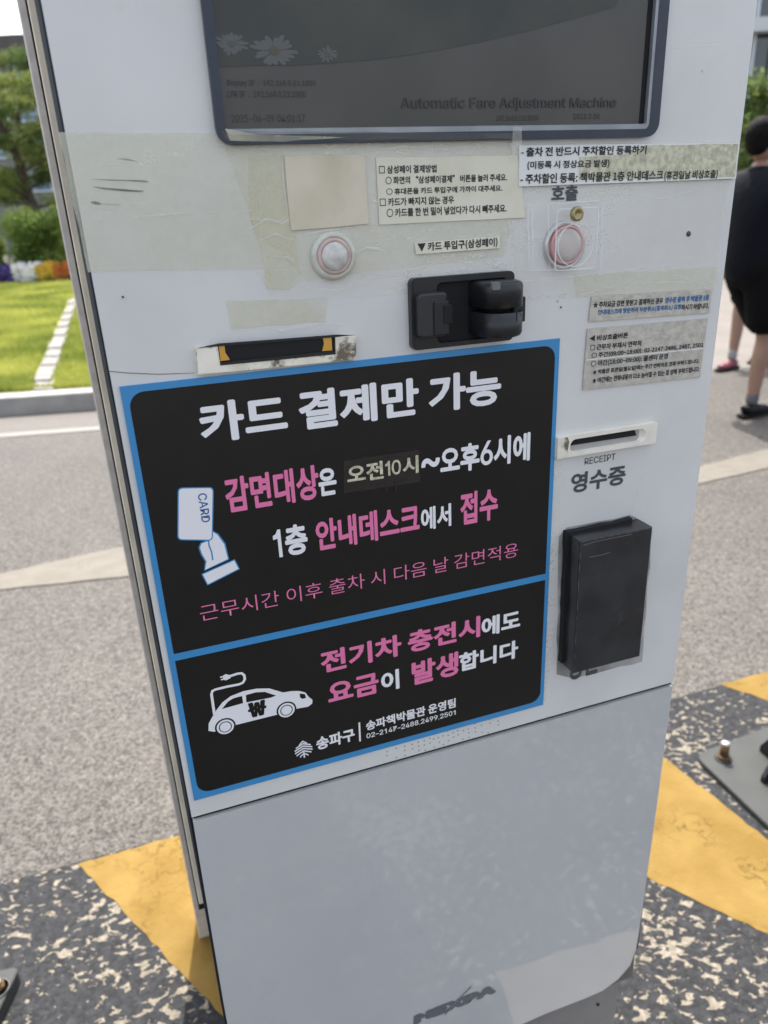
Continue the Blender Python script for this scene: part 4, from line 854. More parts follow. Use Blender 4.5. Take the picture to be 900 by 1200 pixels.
strokes('label_crease', [[P(685.3, 421.6), P(750, 415), P(823.6, 407.9)]], 0.0009, -0.00165, mat('crease_white', (0.75, 0.75, 0.72), 0.4), l2)

for ln in ([(255, 172), (285, 168), (310, 176), (328, 172)], [(268, 190), (296, 172), (318, 168)], [(290, 270), (312, 256), (330, 262), (346, 252)], [(300, 283), (322, 274), (345, 282)], [(352, 276), (380, 270), (400, 268)], [(430, 178), (470, 172), (520, 176), (560, 171)], [(345, 330), (365, 338), (395, 340), (420, 330)], [(416, 296), (430, 290), (446, 293), (452, 296)], [(330, 180), (332, 215), (338, 262)],
           [(290, 380), (330, 388), (380, 378), (402, 382)], [(600, 155), (598, 168), (602, 180)], [(520, 170), (570, 167), (604, 170)], [(615, 330), (660, 326), (700, 320)], [(700, 322), (740, 316), (790, 310)]):
    strokes('tape_crease', [[P(*p) for p in ln]], 0.0011, -0.00097, CREASE, M, taper=True)
# ---- round buttons
def rpx(px, py, r): return abs(P(px + r, py)[0] - P(px - r, py)[0]) / 2
bx, bz = P(390, 300); rb = rpx(390, 300, 26.5)
lb = lathe('call_button', [(rb, 0), (rb * 0.97, -0.003), (rb * 0.82, -0.0045), (rb * 0.76, -0.0040), (rb * 0.76, -0.002)], bx, bz, mat('button_ring', (0.60, 0.60, 0.55), 0.3, col2=(0.45, 0.45, 0.36), vscale=90, coat=0.6, bump=0.5, bscale=150), M, label='round cloudy button under old tape')
lathe('button_red_ring', [(rb * 0.76, -0.0030), (rb * 0.70, -0.0052), (rb * 0.60, -0.0052), (rb * 0.58, -0.0035)], bx, bz, REDR, lb)
lathe('button_cap', [(rb * 0.60, -0.0035), (rb * 0.56, -0.0060), (rb * 0.40, -0.0072), (rb * 0.2, -0.0077), (0.0001, -0.0078)], bx, bz, DOME, lb)
lathe('tape_film', [(rb * 1.02, -0.0044), (rb * 0.85, -0.0066), (rb * 0.6, -0.0084), (0.0001, -0.0092)], bx, bz, TAPEC, lb)
bx, bz = P(663, 287, -0.002); rb = rpx(663, 287, 19)
bxr, bzr = P(656, 288)
cb = lathe('call_button', [(rb * 1.25, 0), (rb * 1.22, -0.003), (rb * 1.12, -0.0040), (rb, -0.0030), (rb, -0.001)], bxr + rb * 0.2, bzr, mat('button_steel', (0.55, 0.55, 0.53), 0.25, 0.4), M, label='round call button behind a clear acrylic cover')
lathe('button_red_ring', [(rb * 0.98, -0.001), (rb * 0.96, -0.0052), (rb * 0.86, -0.0052), (rb * 0.84, -0.0035)], bx, bz, mat('red_rim', (0.66, 0.34, 0.33), 0.35), cb)
lathe('button_cap', [(rb * 0.85, -0.0035), (rb * 0.78, -0.0062), (rb * 0.5, -0.0070), (0.0001, -0.0074)], bx, bz, mat('button_grey', (0.52, 0.47, 0.43), 0.3, var=0.1, vscale=60), cb)
ac = prism('acrylic_cover', quadP([(618, 318), (615, 240), (704, 234), (702, 316)]), -0.0024, -0.0009, ACRYL, M, label='clear acrylic cover screwed over the call button')
ax0, az0 = P(648.5, 318, -0.010); ax1, az1 = P(701, 242, -0.010)
prism('acrylic_lid', rr(ax0, ax1, az0, az1, 0.003), -0.0115, -0.0110, sheer('clear_lid', (0.97, 0.97, 0.97), 0.035, 0.05, False), ac)
frame('acrylic_lid_edge', rr(ax0, ax1, az0, az1, 0.003), rr(ax0 + 0.0007, ax1 - 0.0007, az0 + 0.0007, az1 - 0.0007, 0.0026), -0.0117, -0.0107, ACRED, ac)
hx, hz = P(673, 287, -0.010); hr = rpx(673, 287, 20.5)
circ = lambda r: [(hx + r * math.cos(6.2832 * k / 36), hz + r * math.sin(6.2832 * k / 36)) for k in range(36)]
frame('cover_hole_rim', circ(hr), circ(hr * 0.955), -0.0119, -0.0109, ACRED, ac)
for ln in ([(616.5, 241), (618, 317)], [(621.5, 241), (623, 317)], [(640, 240), (642, 314)], [(704, 236), (702, 316)], [(618, 317), (650, 316)], [(650, 239), (700, 235)]):
    strokes('acrylic_rib', [[P(*p) for p in ln]], 0.0006, -0.0026, ACRED, ac)
sx_, sz_ = P(676, 250.7, -0.0125); sr = rpx(676, 250.7, 7)
scw = lathe('cover_screw', [(sr, -0.0114), (sr, -0.0135), (sr * .85, -0.0145), (sr * .5, -0.0145), (sr * .42, -0.0135), (0.0001, -0.0135)], sx_, sz_, BRASS, ac, 20, label='brass screw head')

# ---- bank-note style metal slot
mx = [P(228, 406.7), P(415, 392), P(415, 420), P(231, 438)]
ms = prism('metal_slot', [mx[3], mx[2], P(415, 393.5), P(391, 394), P(391.5, 413.5), P(257, 426.5), P(254, 404.5), P(228.5, 407.5)], -0.0045, -0.0001, CREAMM, M, label='worn metal slot surround with black mouth')
prism('slot_mouth', pp([(256.5, 425.5), (254, 402.5), (391.5, 392.5), (391.8, 412.5)]), -0.0030, -0.0001, BLACKM, ms)
prism('slot_lip', pp([(257, 426.8), (257, 423.5), (388, 410), (391.6, 413.8)]), -0.0050, -0.0031, BLACKP, ms)
prism('slot_lip', pp([(228, 407), (254, 401.5), (392, 391), (414, 391.5), (391, 394), (256, 404.5)]), -0.0048, -0.0046, BLACKP, ms)
prism('amber_guide', pp([(257.5, 422), (255.5, 404), (262, 403.5), (263, 412), (268.5, 420.5)]), -0.0040, -0.0031, AMBER, ms)
prism('amber_guide', pp([(376, 410.5), (378, 402), (376.5, 394), (386.5, 393.2), (387.5, 409.5)]), -0.0040, -0.0031, AMBER, ms)
prism('slot_face', pp([(231.5, 436.5), (229.5, 408.5), (252, 406.5), (255, 428), (268, 427), (266.5, 433.8)]), -0.0049, -0.00455, CREAMC, ms, label='cleaner left end of the metal surround')

# ---- card reader
o_l, o_t = P(477.5, 326)[0], P(540, 321)[1]; o_r = P(600, 350)[0]
rx0 = (P(477, 335)[0] + P(480, 405)[0]) / 2; rx1 = (P(599, 325)[0] + P(596.5, 390)[0]) / 2
rz1 = (P(485, 325.5)[1] + P(590, 317)[1]) / 2; rz0 = (P(485, 409)[1] + P(585, 398.5)[1]) / 2
reader = frame('card_reader', rr(rx0, rx1, rz0, rz1, 0.004), rr(P(508, 350)[0], P(590, 350)[0], P(540, 398)[1] , P(540, 328)[1], 0.004), -0.0058, -0.0001, BLACKP, M, label='black plastic insert card reader with drum')
prism('reader_recess', rr(P(507, 350)[0], P(592, 350)[0], P(540, 399)[1], P(540, 327)[1], 0.002), -0.0012, -0.0002, BLACKM, reader)
prism('reader_bezel', rr(rx0 + 0.002, rx0 + 0.0095, rz0 + 0.002, rz1 - 0.002, 0.002), -0.0062, -0.0058, BLACKP, reader)
fx0, fz1 = P(487.5, 344, -0.009); fx1, fz0 = P(523, 395, -0.009)
def rbox(name, x0, x1, z0, z1, depth, m, par, r=0.003, bev=0.002, y1=-0.001, **k): return prism(name, rr(x0, x1, z0, z1, r), -depth, y1, m, par, bev=bev, **k)
rbox('reader_flap', fx0, fx1, fz0 + 0.001, fz1, 0.0125, mat('flap_plastic', (0.022, 0.023, 0.026), 0.42), reader, 0.0035, 0.0018)
rbox('reader_flap_rib', fx1 - 0.011, fx1 + 0.0005, fz0 + 0.0025, fz1 - 0.006, 0.0140, BLACKP, reader, 0.001, 0.0008)
rbox('reader_flap_clip', fx1 - 0.004, fx1 + 0.0025, fz0 + 0.010, fz0 + 0.023, 0.0150, BLACKM, reader, 0.001, 0.0005)
# drum: vertical extrusion of a rounded profile, split by the card slit
dx0 = P(548, 350)[0]; dx1 = P(596.5, 350)[0] + 0.0005; dzt = P(575, 329.5, -0.016)[1]; dzb = P(575, 394, -0.016)[1]; dm = (dzt + dzb) / 2 - 0.0005
def drum(name, z0, z1, m, inset=0.0, topr=0.003, protr=0.031):
    vs, fs = [], []; prof = []
    x0, x1 = dx0 + inset, dx1 - inset; K = 22
    for k in range(K + 1):
        a = math.pi * k / K; ex = 2 / 2.9
        cxp = (x0 + x1) / 2 - (x1 - x0) / 2 * math.copysign(abs(math.cos(a)) ** ex, math.cos(a)); prof.append((cxp, -0.0015 - (protr - inset) * abs(math.sin(a)) ** ex))
    lv = []
    steps = [(z0, 0)] + ([(z1 - topr, 0), (z1 - topr * .3, topr * .35), (z1, topr)] if z1 == dzt else [(z1, 0)])
    if z0 == dzb: steps = [(z0, topr), (z0 + topr * .3, topr * .35), (z0 + topr, 0), (z1, 0)]
    cxm = (x0 + x1) / 2
    for z, ins in steps:
        f = 1 - ins / ((x1 - x0) / 2); lv.append([(cxm + (x_ - cxm) * f, y_ + ins if y_ < -0.004 else y_, z) for x_, y_ in prof])
    for l in lv: vs += l
    kk = K + 1
    for j in range(len(lv) - 1):
        for i in range(K): fs.append((j * kk + i, j * kk + i + 1, (j + 1) * kk + i + 1, (j + 1) * kk + i))
    fs += [list(range(kk)), [(len(lv) - 1) * kk + i for i in range(kk)]]
    o = pyd(name, vs, fs, m, reader, False); fixn(o.data)
    for p in o.data.polygons: p.use_smooth = len(p.vertices) == 4
    return o
drum('reader_drum', dm + 0.0022, dzt, BLACKP); drum('reader_drum', dzb, dm - 0.0012, BLACKP); drum('reader_drum_core', dm - 0.0012, dm + 0.0022, BLACKM, 0.008)
box('reader_tab', dx1 - 0.006, dx1 + 0.0022, -0.020, -0.006, dm - 0.010, dm + 0.0075, BLACKP, reader, bev=0.0008)
box('reader_tab', dx1 - 0.0135, dx1 - 0.011, -0.0322, -0.028, dm - 0.0075, dm + 0.0045, BLACKM, reader, bev=0.0004)
wx, wz = P(582, 331, -0.031)
prism('reader_lamp', rr(wx - 0.004, wx + 0.002, wz - 0.0048, wz + 0.0005, 0.0012), -0.0329, -0.030, mat('clear_lamp', (0.16, 0.17, 0.18), 0.2), reader)

# ---- receipt slot
qa = [P(649.2, 511.5), P(765.8, 493.1), P(764.3, 517.9), P(649.2, 535.4)]
qx0 = (qa[0][0] + qa[3][0]) / 2; qx1 = (qa[1][0] + qa[2][0]) / 2; qz1 = (qa[0][1] + qa[1][1]) / 2; qz0 = (qa[2][1] + qa[3][1]) / 2
ix0 = P(664, 523)[0]; ix1 = P(752.5, 505)[0]; izc = (P(664, 522)[1] + P(752, 508)[1]) / 2; ih = abs(P(700, 507)[1] - P(700, 523.5)[1]) / 2
rec = frame('receipt_slot', rr(qx0, qx1, qz0, qz1, 0.0008), rr(ix0, ix1, izc - ih, izc + ih, ih * 0.9), -0.0052, -0.0001, CREAMC, M, inner_back=rr(ix0 + 0.002, ix1 - 0.005, izc - ih + 0.0015, izc + ih - 0.0005, ih * 0.6), label='plated receipt slot surround')
prism('slot_back', rr(ix0, ix1, izc - ih, izc + ih, 0.001), -0.0012, -0.0002, mat('slot_grey', (0.42, 0.42, 0.40), 0.4, 0.2), rec)
prism('slot_mouth', pp([(665.5, 521.5), (665.5, 516), (742, 503.5), (744, 509.5)]), -0.0022, -0.0012, BLACKM, rec)
prism('slot_face', pp([(649.6, 534.6), (649.6, 512.2), (661, 510.4), (663, 516), (661, 526), (662.5, 532.8)]), -0.00545, -0.0052, CREAMM, rec, label='scratched left end of the surround')
lettering('RECEIPT', (685, 541.2), (721.2, 534), (717.7, 531.6), (688.5, 544.1), INKG, M, 0.0003, 0.006, name='printed_word')
lettering('영수증', (669, 566), (733.1, 554.3), (729.3, 544.7), (674, 577.7), INKG, M, 0.0003, 0.018, name='printed_word')
lettering('정산', (665, 785), (702.5, 777), (690, 756), (672.5, 796.6), INKG, M, 0.0003, 0.018, name='printed_word')
# ---- black cover box
bt = 0.021
fq = [P(679.8, 634.5, -bt), P(764.9, 617.6, -bt), P(749.7, 769.2, -bt), P(671.9, 789.6, -bt)]
smear = jag(pp([(652, 790), (655, 628), (664, 618), (700, 611), (738, 603), (748, 608), (764, 622), (752, 775), (672, 795)]), 0.0008, 0.012, 12)
prism('glue_residue', smear, -0.0006, -0.0003, GLUE, M, label='grey glue smear round the black cover')
bxp = [(fq[0][0], fq[0][1]), fq[1], (fq[2][0], fq[2][1]), fq[3]]
prism('black_cover_box', bxp[::-1], -bt, -0.0007, BOXM, M, label='black lacquered box covering the lower slot', bev=0.0009)
prism('cover_base', jag([(bxp[3][0] - 0.0035, bxp[3][1] + 0.003), (bxp[0][0] - 0.0035, bxp[0][1] + 0.003), (bxp[0][0] + 0.045, bxp[0][1] + 0.0025), (bxp[1][0] - 0.01, bxp[1][1] + 0.0045), (bxp[1][0] - 0.01, bxp[1][1] - 0.01), (bxp[2][0] - 0.01, bxp[2][1] + 0.01)], 0.0006, 0.01, 15), -0.006, -0.0006, BLACKM, M, label='rough black edge behind the cover')
for ln in ([(690, 653), (706, 650), (715, 647)], [(683, 639), (700, 634), (740, 626)],):
    strokes('scratch', [[P(*p, -bt) for p in ln]], 0.0004, -bt - 0.0002, mat('scratch_grey', (0.22, 0.21, 0.20), 0.6), M)

for a, b, ww_ in ((0, 1, 0.0004), (3, 0, 0.0005), (1, 2, 0.0003)):
    pa, pb = Vector(fq[a]), Vector(fq[b]); r_ = random.Random(a); q = 0.02
    while q < 0.96:
        q2 = min(0.98, q + r_.uniform(0.01, 0.09)); k_ = 0.0007 if a != 1 else -0.0007
        p_, q_ = pa.lerp(pb, q), pa.lerp(pb, q2); dn = Vector((0, -k_)) if a == 0 else Vector((0.0007 if a == 3 else -0.0007, 0))
        strokes('worn_edge', [[tuple(p_ + dn), tuple((p_ + q_) / 2 + dn * 0.8), tuple(q_ + dn)]], ww_, -bt - 0.0002, mat('wear_grey', (0.16, 0.155, 0.15), 0.5), M, taper=True); q = q2 + r_.uniform(0.01, 0.12)
# ---- embossed dots and maker's mark
def Z4(x_, y_): return (400 + x_ / 3.214, 670 + y_ / 3.214)
dots = [(172, 678), (172, 692), (205, 652), (207, 665), (207, 700), (238, 657), (239, 673), (240, 692), (265, 635), (266, 650), (268, 667), (290, 642), (291, 657), (292, 673), (311, 620), (312, 636), (313, 652), (316, 672), (333, 627), (334, 645), (350, 612), (348, 630), (350, 660), (365, 608), (366, 625), (370, 642), (383, 618), (385, 650), (400, 600), (402, 616), (404, 636), (421, 606), (423, 622), (438, 598), (440, 614), (459, 582), (460, 598), (458, 630), (478, 592), (480, 606), (481, 624), (503, 572), (504, 588), (505, 603), (528, 578), (530, 604), (558, 556), (560, 570), (590, 562), (591, 577), (553, 606)]
vs, fs = [], []
for (dx_, dy_) in dots:
    x_, z_ = P(*Z4(dx_, dy_)); b = len(vs)
    for k in range(7): a = 6.2832 * k / 7; vs.append((x_ + 0.00075 * math.cos(a), -0.0001, z_ + 0.00075 * math.sin(a)))
    vs.append((x_, -0.0005, z_))
    for k in range(7): fs.append((b + k, b + (k + 1) % 7, b + 7))
o = pyd('braille_dots', vs, fs, mat('dot_grey', (0.20, 0.20, 0.20), 0.5), M, label='rows of raised braille dots under the poster'); fixn(o.data)
brand = lettering('NEXPA', (484, 1195), (581, 1160), (578, 1152.7), (486.7, 1199.6), mat('brand_grey', (0.13, 0.14, 0.155), 0.4), M, 0.0011, 0.17, shear=0.02, name='maker_mark', label='grey slanted maker name at the bottom of the door')
strokes('maker_mark_slash', [[P(521, 1188, 0), P(533, 1174), P(552, 1155)]], 0.0018, -0.0013, mat('brand_grey2', (0.20, 0.21, 0.23), 0.4), brand)

# ================================================================ METAL PLATES ON THE GROUND
PLT = mat('painted_plate', (0.050, 0.053, 0.051), 0.6, 0.0, spec=0.25, var=0.08, vscale=15, bump=0.2, bscale=150)
PLE_ = mat('plate_edge', (0.10, 0.085, 0.05), 0.6, 0.2, var=0.5, vscale=40)
def plate(name, label, corner, dir1, dir2, L1, L2, th, bolt, post=True, rad=0.035):
    c = Vector((corner.x, corner.y, 0)); t = thing(name, label, 'base plate', c)
    d1, d2 = dir1.normalized(), dir2.normalized(); q = [Vector((0, 0)), d1 * L1, d1 * L1 + d2 * L2, d2 * L2]
    if (d1.x * d2.y - d1.y * d2.x) < 0: q = [q[0], q[3], q[2], q[1]]
    pts = rquad([tuple(p) for p in q], rad, 6); k = len(pts)
    bm = bmesh.new(); a = [bm.verts.new((p[0], p[1], 0.001)) for p in pts]; b = [bm.verts.new((p[0], p[1], th)) for p in pts]
    bm.faces.new(b); sides = [bm.faces.new((a[i], a[(i + 1) % k], b[(i + 1) % k], b[i])) for i in range(k)]; bm.faces.new(a[::-1])
    bmesh.ops.recalc_face_normals(bm, faces=bm.faces)
    es = [e for e in bm.edges if e.verts[0].co.z > th - 1e-5 and e.verts[1].co.z > th - 1e-5]
    bmesh.ops.bevel(bm, geom=es, offset=0.0015, segments=2, affect='EDGES')
    me = bpy.data.meshes.new('plate'); bm.to_mesh(me); bm.free(); me.materials.append(PLT); link('plate', me, None, t)
    return t
e1 = G(900, 854, 0.012) - G(827, 882, 0.012); e2p = G(900, 962, 0.012) - G(824, 890, 0.012)
cor = G(813, 885, 0.012)
t = plate('post_base_plate', 'grey steel post base plate with a bolt right of the machine', cor, Vector((e1.x, e1.y)), Vector((e2p.x, e2p.y)), 0.34, 0.42, 0.014, None)
bo = G(847.5, 889, 0.014) - Vector((cor.x, cor.y, 0))
RUST = mat('rusty_bolt', (0.22, 0.13, 0.05), 0.5, 0.5, col2=(0.06, 0.045, 0.035), vscale=120, bump=0.6, bscale=400)
CAP = mat('bright_bolt_tip', (0.55, 0.55, 0.54), 0.3, 0.7)
def bolt(par, x, y, z, r=0.0105, h=0.048, nutr=0.016):
    b = tube('bolt', [(x, y, z), (x, y, z + h)], [r, r], RUST, par, 14)
    tube('nut', [(x, y, z), (x, y, z + 0.012)], [nutr, nutr], RUST, b, 6)
    tube('bolt_tip', [(x, y, z + h * 0.93), (x, y, z + h), (x, y, z + h + 0.003)], [r * 1.03, r * 1.02, r * 0.6], CAP, b, 14)
    tube('washer', [(x, y, z - 0.0), (x, y, z + 0.003)], [nutr * 1.3, nutr * 1.3], PLT, b, 20)
bolt(t, bo.x, bo.y, 0.014)
pc = G(925, 905, 0.014) - Vector((cor.x, cor.y, 0))
post = tube('post', [(pc.x, pc.y, 0.012), (pc.x, pc.y, 0.9)], [0.038, 0.038], BLACKP, t, 20)
for k in range(4):
    a = math.radians(20 + 90 * k); dx_, dy_ = math.cos(a), math.sin(a); px_, py_ = -dy_ * .005, dx_ * .005
    i_, o_ = 0.03, 0.085
    vs = [(pc.x + dx_ * i_ + s * px_, pc.y + dy_ * i_ + s * py_, z) for s in (-1, 1) for z in (0.013, 0.13)] + [(pc.x + dx_ * o_ + s * px_, pc.y + dy_ * o_ + s * py_, z) for s in (-1, 1) for z in (0.013, 0.03)]
    o = pyd('gusset', vs, [(0, 1, 3, 2), (4, 6, 7, 5), (0, 4, 5, 1), (2, 3, 7, 6), (0, 2, 6, 4), (1, 5, 7, 3)], BLACKP, post); fixn(o.data)
cl_ = G(24, 1131, 0.03)
t2 = plate('post_base_plate', 'thick grey steel plate with a bolt hole at the lower left edge', cl_, Vector((-1, -0.22)), Vector((-0.02, -1)), 0.34, 0.34, 0.03, None, rad=0.02)
bo2 = G(-2, 1160, 0.03) - Vector((cl_.x, cl_.y, 0))
tube('washer', [(bo2.x, bo2.y, 0.03), (bo2.x, bo2.y, 0.034)], [0.019, 0.019], CAP, t2, 20)
bolt(t2, bo2.x, bo2.y, 0.031, 0.009, 0.02, 0.014)

# ================================================================ PEOPLE
SKIN = mat('skin', (0.24, 0.135, 0.09), 0.5, var=0.06, vscale=20)
HAIR = mat('black_hair', (0.006, 0.005, 0.005), 0.8, spec=0.12, bump=0.8, bscale=250)
NAVYC = mat('navy_cloth', (0.0035, 0.0045, 0.0085), 0.8, spec=0.15, bump=0.5, bscale=20, bdist=0.01)
BLKC = mat('black_cloth', (0.003, 0.003, 0.0035), 0.85, spec=0.12, bump=0.5, bscale=20, bdist=0.01)
SOCK = mat('grey_sock', (0.10, 0.10, 0.11), 0.9, bump=0.5, bscale=300)
SHOEK = mat('black_shoe', (0.005, 0.005, 0.006), 0.6, spec=0.2)
SHOER = mat('red_shoe', (0.16, 0.028, 0.045), 0.55, var=0.3, vscale=20)
PALEC = mat('pale_cloth', (0.25, 0.245, 0.24), 0.8)
def skin(name, verts, edges, radii, m, parent, root=0, sub=2, extra=None):
    me = bpy.data.meshes.new(name); me.from_pydata([tuple(v) for v in verts], edges, []); me.update()
    o = bpy.data.objects.new(name, me); C.objects.link(o)
    md = o.modifiers.new('s', 'SKIN'); sb = o.modifiers.new('u', 'SUBSURF'); sb.levels = sub; sb.render_levels = sub
    for i, r in enumerate(radii):
        me.skin_vertices[0].data[i].radius = (r if isinstance(r, tuple) else (r, r))
    me.skin_vertices[0].data[root].use_root = True
    dg = bpy.context.evaluated_depsgraph_get(); dg.update()
    m2 = bpy.data.meshes.new_from_object(o.evaluated_get(dg)); bpy.data.objects.remove(o)
    m2.materials.clear()
    if extra:
        bm = bmesh.new(); bm.from_mesh(m2); extra(bm); bm.to_mesh(m2); bm.free()
    return link(name, m2, m, parent, True)
def ellip(bm, c, r, axes=None, seg=16):
    g = bmesh.ops.create_uvsphere(bm, u_segments=seg, v_segments=seg // 2 + 4, radius=1); X_, Y_, Z_ = axes or (Vector((1, 0, 0)), Vector((0, 1, 0)), Vector((0, 0, 1)))
    for v in g['verts']:
        q = v.co.copy(); v.co = Vector(c) + X_ * q.x * r[0] + Y_ * q.y * r[1] + Z_ * q.z * r[2]
def person(label, root, hgt, face, feet, pelvis, group, top_m, bot_m, shoe_m, sock_m, lean=(0, 0), shorts=True, long_hair=False, headoff=(0, 0), knees=None, arms=None, long_sleeves=False):
    """all points relative to root; face = walking direction (unit vector); feet = two ankle points"""
    k = hgt / 1.72
    t = thing('person', label, 'person', root, 0, group)
    f = Vector((face[0], face[1], 0)).normalized(); s = Vector((f.y, -f.x, 0)); up = Vector((0, 0, 1))       # s = the person's right
    pel = Vector((pelvis[0], pelvis[1], 0.93 * k)); ch = pel + Vector((lean[0], lean[1], 0.34 * k)); nk = ch + Vector((lean[0] * .5, lean[1] * .5, 0.19 * k))
    hd = nk + Vector((headoff[0], headoff[1], 0.155 * k)) + f * 0.015
    V = [pel, pel + up * .14 * k, ch, nk, nk + up * .07 * k]; Rr = [(.135 * k, .105 * k), (.12 * k, .095 * k), (.15 * k, .105 * k), (.07 * k, .07 * k), (.056 * k, .056 * k)]; E = [(0, 1), (1, 2), (2, 3), (3, 4)]
    legs = []
    for i, sg in enumerate((1, -1)):
        hip = pel + s * sg * 0.09 * k - up * .04 * k; an = Vector(feet[i]); kn = (hip + an) / 2 + f * (0.05 if knees is None else knees[i]); b = len(V)
        V += [hip, kn, kn.lerp(an, .3) - f * .01, an]; Rr += [.088 * k, .056 * k, .056 * k, .036 * k]; E += [(0, b), (b, b + 1), (b + 1, b + 2), (b + 2, b + 3)]; legs.append((hip, kn, an))
    armp = []
    for i, sg in enumerate((1, -1)):
        sh = nk - up * .055 * k + s * sg * .175 * k; sw = (arms or (0.12, -0.12))[i]
        el = sh - up * .27 * k + f * sw * .4 + s * sg * .04; wr = el - up * .23 * k + f * (sw * .9 + .04); b = len(V)
        V += [sh, el, wr]; Rr += [.052 * k, .040 * k, .028 * k]; E += [(2, b), (b, b + 1), (b + 1, b + 2)]
        pm = wr - up * .075 * k + f * .01; V.append(pm); Rr.append((.036 * k, .018 * k)); E.append((b + 2, b + 3)); armp.append((sh, el, wr))
        for q in range(4):
            r0 = pm + f * (.027 - .018 * q) * k - up * .018 * k; L_ = (.070, .078, .072, .056)[q] * k; c = len(V)
            V += [r0, r0 - up * L_ * .5 - s * sg * .006, r0 - up * L_ - s * sg * .022]; Rr += [.0092 * k, .0086 * k, .0072 * k]; E += [(b + 3, c), (c, c + 1), (c + 1, c + 2)]
        c = len(V); V += [wr - up * .035 * k + f * .030 * k, wr - up * .075 * k + f * .048 * k, wr - up * .100 * k + f * .045 * k]; Rr += [.011 * k, .0095 * k, .008 * k]; E += [(b + 3, c), (c, c + 1), (c + 1, c + 2)]
    def head(bm):
        ax = (s, f, up)
        ellip(bm, hd + up * .02 * k, (.074 * k, .092 * k, .098 * k), ax); ellip(bm, hd + f * .018 * k - up * .045 * k, (.058 * k, .068 * k, .070 * k), ax)
        ellip(bm, hd + f * .094 * k - up * .012 * k, (.013 * k, .016 * k, .024 * k), ax, 10)
        for sg in (1, -1): ellip(bm, hd + s * sg * .076 * k - up * .008 * k - f * .006 * k, (.010 * k, .020 * k, .032 * k), ax, 10)
        ellip(bm, hd + f * .078 * k - up * .062 * k, (.022 * k, .010 * k, .007 * k), ax, 10)
    body = skin('body', V, E, Rr, SKIN, t, 0, 2, head)
    bm = bmesh.new()
    for sg in (1, -1): ellip(bm, hd + f * .083 * k + s * sg * .031 * k + up * .006 * k, (.012 * k, .007 * k, .008 * k), (s, f, up), 10)
    me = bpy.data.meshes.new('eyes'); bm.to_mesh(me); bm.free(); link('eyes', me, HAIR, t, True)
    bm = bmesh.new(); ellip(bm, hd + up * .033 * k - f * .016 * k, (.083 * k, .093 * k, .098 * k), (s, f, up), 28); ellip(bm, hd - f * .034 * k - up * .004 * k, (.072 * k, .064 * k, .074 * k if not long_hair else .16 * k), (s, f, up), 20)
    r = random.Random(3)
    for v in bm.verts: v.co += Vector((r.uniform(-1, 1), r.uniform(-1, 1), r.uniform(-1, 1))) * .0035
    me = bpy.data.meshes.new('hair'); bm.to_mesh(me); bm.free(); link('hair', me, HAIR, t, True)
    # top with sleeves
    V2 = [pel - up * (.15 if long_sleeves else .05) * k, pel + up * .14 * k, ch, nk - up * .02 * k, nk + up * .035 * k]; R2 = [(.200 * k, .175 * k), (.175 * k, .150 * k), (.190 * k, .145 * k), (.14 * k, .11 * k), (.074 * k, .072 * k)]; E2 = [(0, 1), (1, 2), (2, 3), (3, 4)]
    for sh, el, wr in armp:
        b = len(V2)
        if long_sleeves: V2 += [sh, el, wr - up * .02]; R2 += [.082 * k, .070 * k, .062 * k]
        else: V2 += [sh, sh.lerp(el, .5), sh.lerp(el, .92)]; R2 += [.070 * k, .066 * k, .062 * k]
        E2 += [(2, b), (b, b + 1), (b + 1, b + 2)]
    skin('shirt', V2, E2, R2, top_m, t)
    V3 = [pel + up * .12 * k, pel - up * .03 * k]; R3 = [(.160 * k, .14 * k), (.175 * k, .15 * k)]; E3 = [(0, 1)]
    for hip, kn, an in legs:
        b = len(V3); fr = .97 if shorts else 1.0
        V3 += [hip.lerp(kn, .15), hip.lerp(kn, .55), hip.lerp(kn, fr)]; R3 += [.125 * k, .122 * k, .120 * k if shorts else .07 * k]; E3 += [(1, b), (b, b + 1), (b + 1, b + 2)]
        if not shorts: V3 += [kn.lerp(an, .9)]; R3 += [.058 * k]; E3 += [(b + 2, b + 3)]
    skin('shorts' if shorts else 'trousers', V3, E3, R3, bot_m, t)
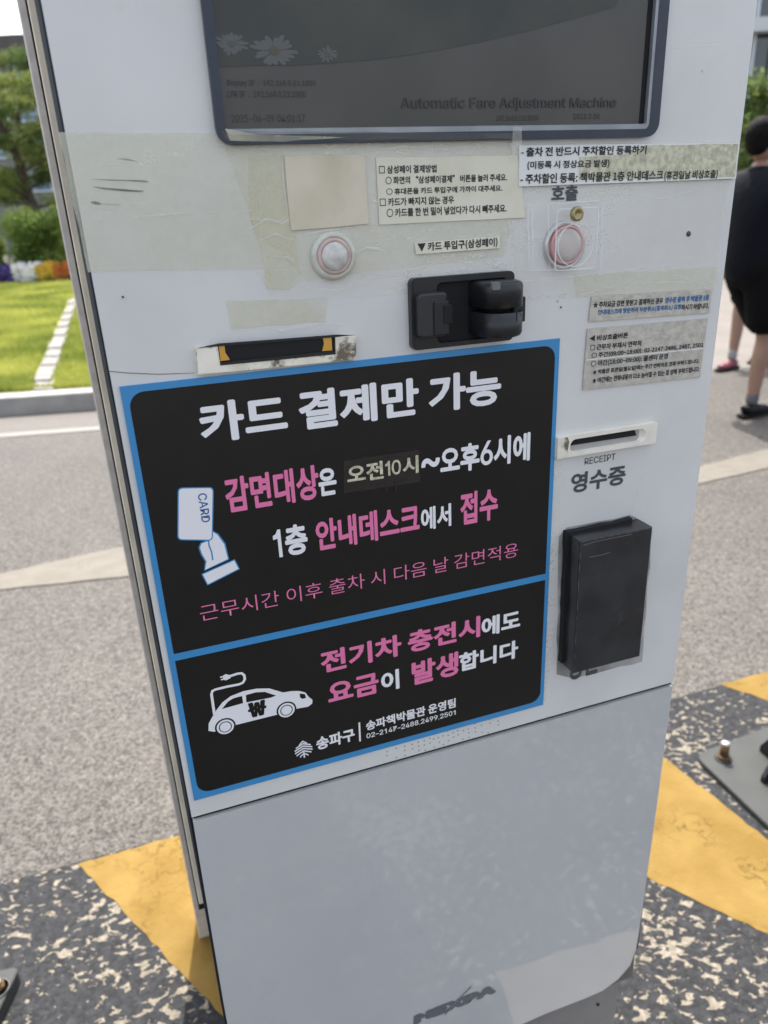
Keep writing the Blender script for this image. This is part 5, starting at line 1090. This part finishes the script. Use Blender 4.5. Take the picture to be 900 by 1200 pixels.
    for i, (hip, kn, an) in enumerate(legs):
        c = len(V); tl = (0.0, 0.0)
        skin('sock', [kn.lerp(an, .76), kn.lerp(an, .9), an - up * .02], [(0, 1), (1, 2)], [.043 * k, .041 * k, .044 * k], sock_m, t, 0, 2)
        h_, b_ = an - f * .055 * k - up * .048 * k, an + f * .06 * k - up * .05 * k; tt = an + f * .165 * k - up * .056 * k
        shoe = skin('shoe', [an - up * .022, h_, b_, tt], [(0, 1), (0, 2), (2, 3)], [(.046 * k, .046 * k), (.036 * k, .034 * k), (.044 * k, .036 * k), (.040 * k, .028 * k)], shoe_m, t, 0, 2)
        lo = min(v.co.z for v in shoe.data.vertices); gz = an.z - .085 * k
        for v in shoe.data.vertices:
            v.co.z = max(v.co.z, gz + .004)
        pts = [(h_ - f * .035 * k) + s * .028 * k, (b_ + s * .042 * k), tt + s * .03 * k + f * .02 * k, tt + f * .035 * k, tt - s * .03 * k + f * .02 * k, b_ - s * .042 * k, (h_ - f * .035 * k) - s * .028 * k]
        vs = [(p.x, p.y, gz) for p in pts] + [(p.x, p.y, gz + .018) for p in pts]; kx_ = len(pts)
        o = pyd('sole', vs, [list(range(kx_))[::-1], list(range(kx_, 2 * kx_))] + [(i_, (i_ + 1) % kx_, kx_ + (i_ + 1) % kx_, kx_ + i_) for i_ in range(kx_)], SHOEK, shoe); fixn(o.data)
    return t
r0 = G(841, 487); r0 = Vector((r0.x, r0.y, 0))
fa = G(878, 488) - r0; fb = G(912, 482) - r0
person('man in navy shirt and black shorts walking away at the right edge', r0, 1.66, (0.9, 0.44), [(fa.x, fa.y, 0.085), (fb.x, fb.y, 0.085)], (0.12, 0.06), None, NAVYC, BLKC, SHOEK, SOCK, lean=(-0.01, 0.01), headoff=(-0.03, 0.0), knees=(0.07, 0.09), long_sleeves=True, arms=(0.26, -0.05))
r1_ = G(859, 432); r1_ = Vector((r1_.x, r1_.y, 0))
person('person in red shoes walking behind the man, only lower legs visible', r1_, 1.58, (-0.8, -0.5), [(-0.02, 0, 0.08), (0.34, 0.22, 0.08)], (0.20, 0.12), None, NAVYC, BLKC, SHOER, PALEC, knees=(0.06, 0.05))
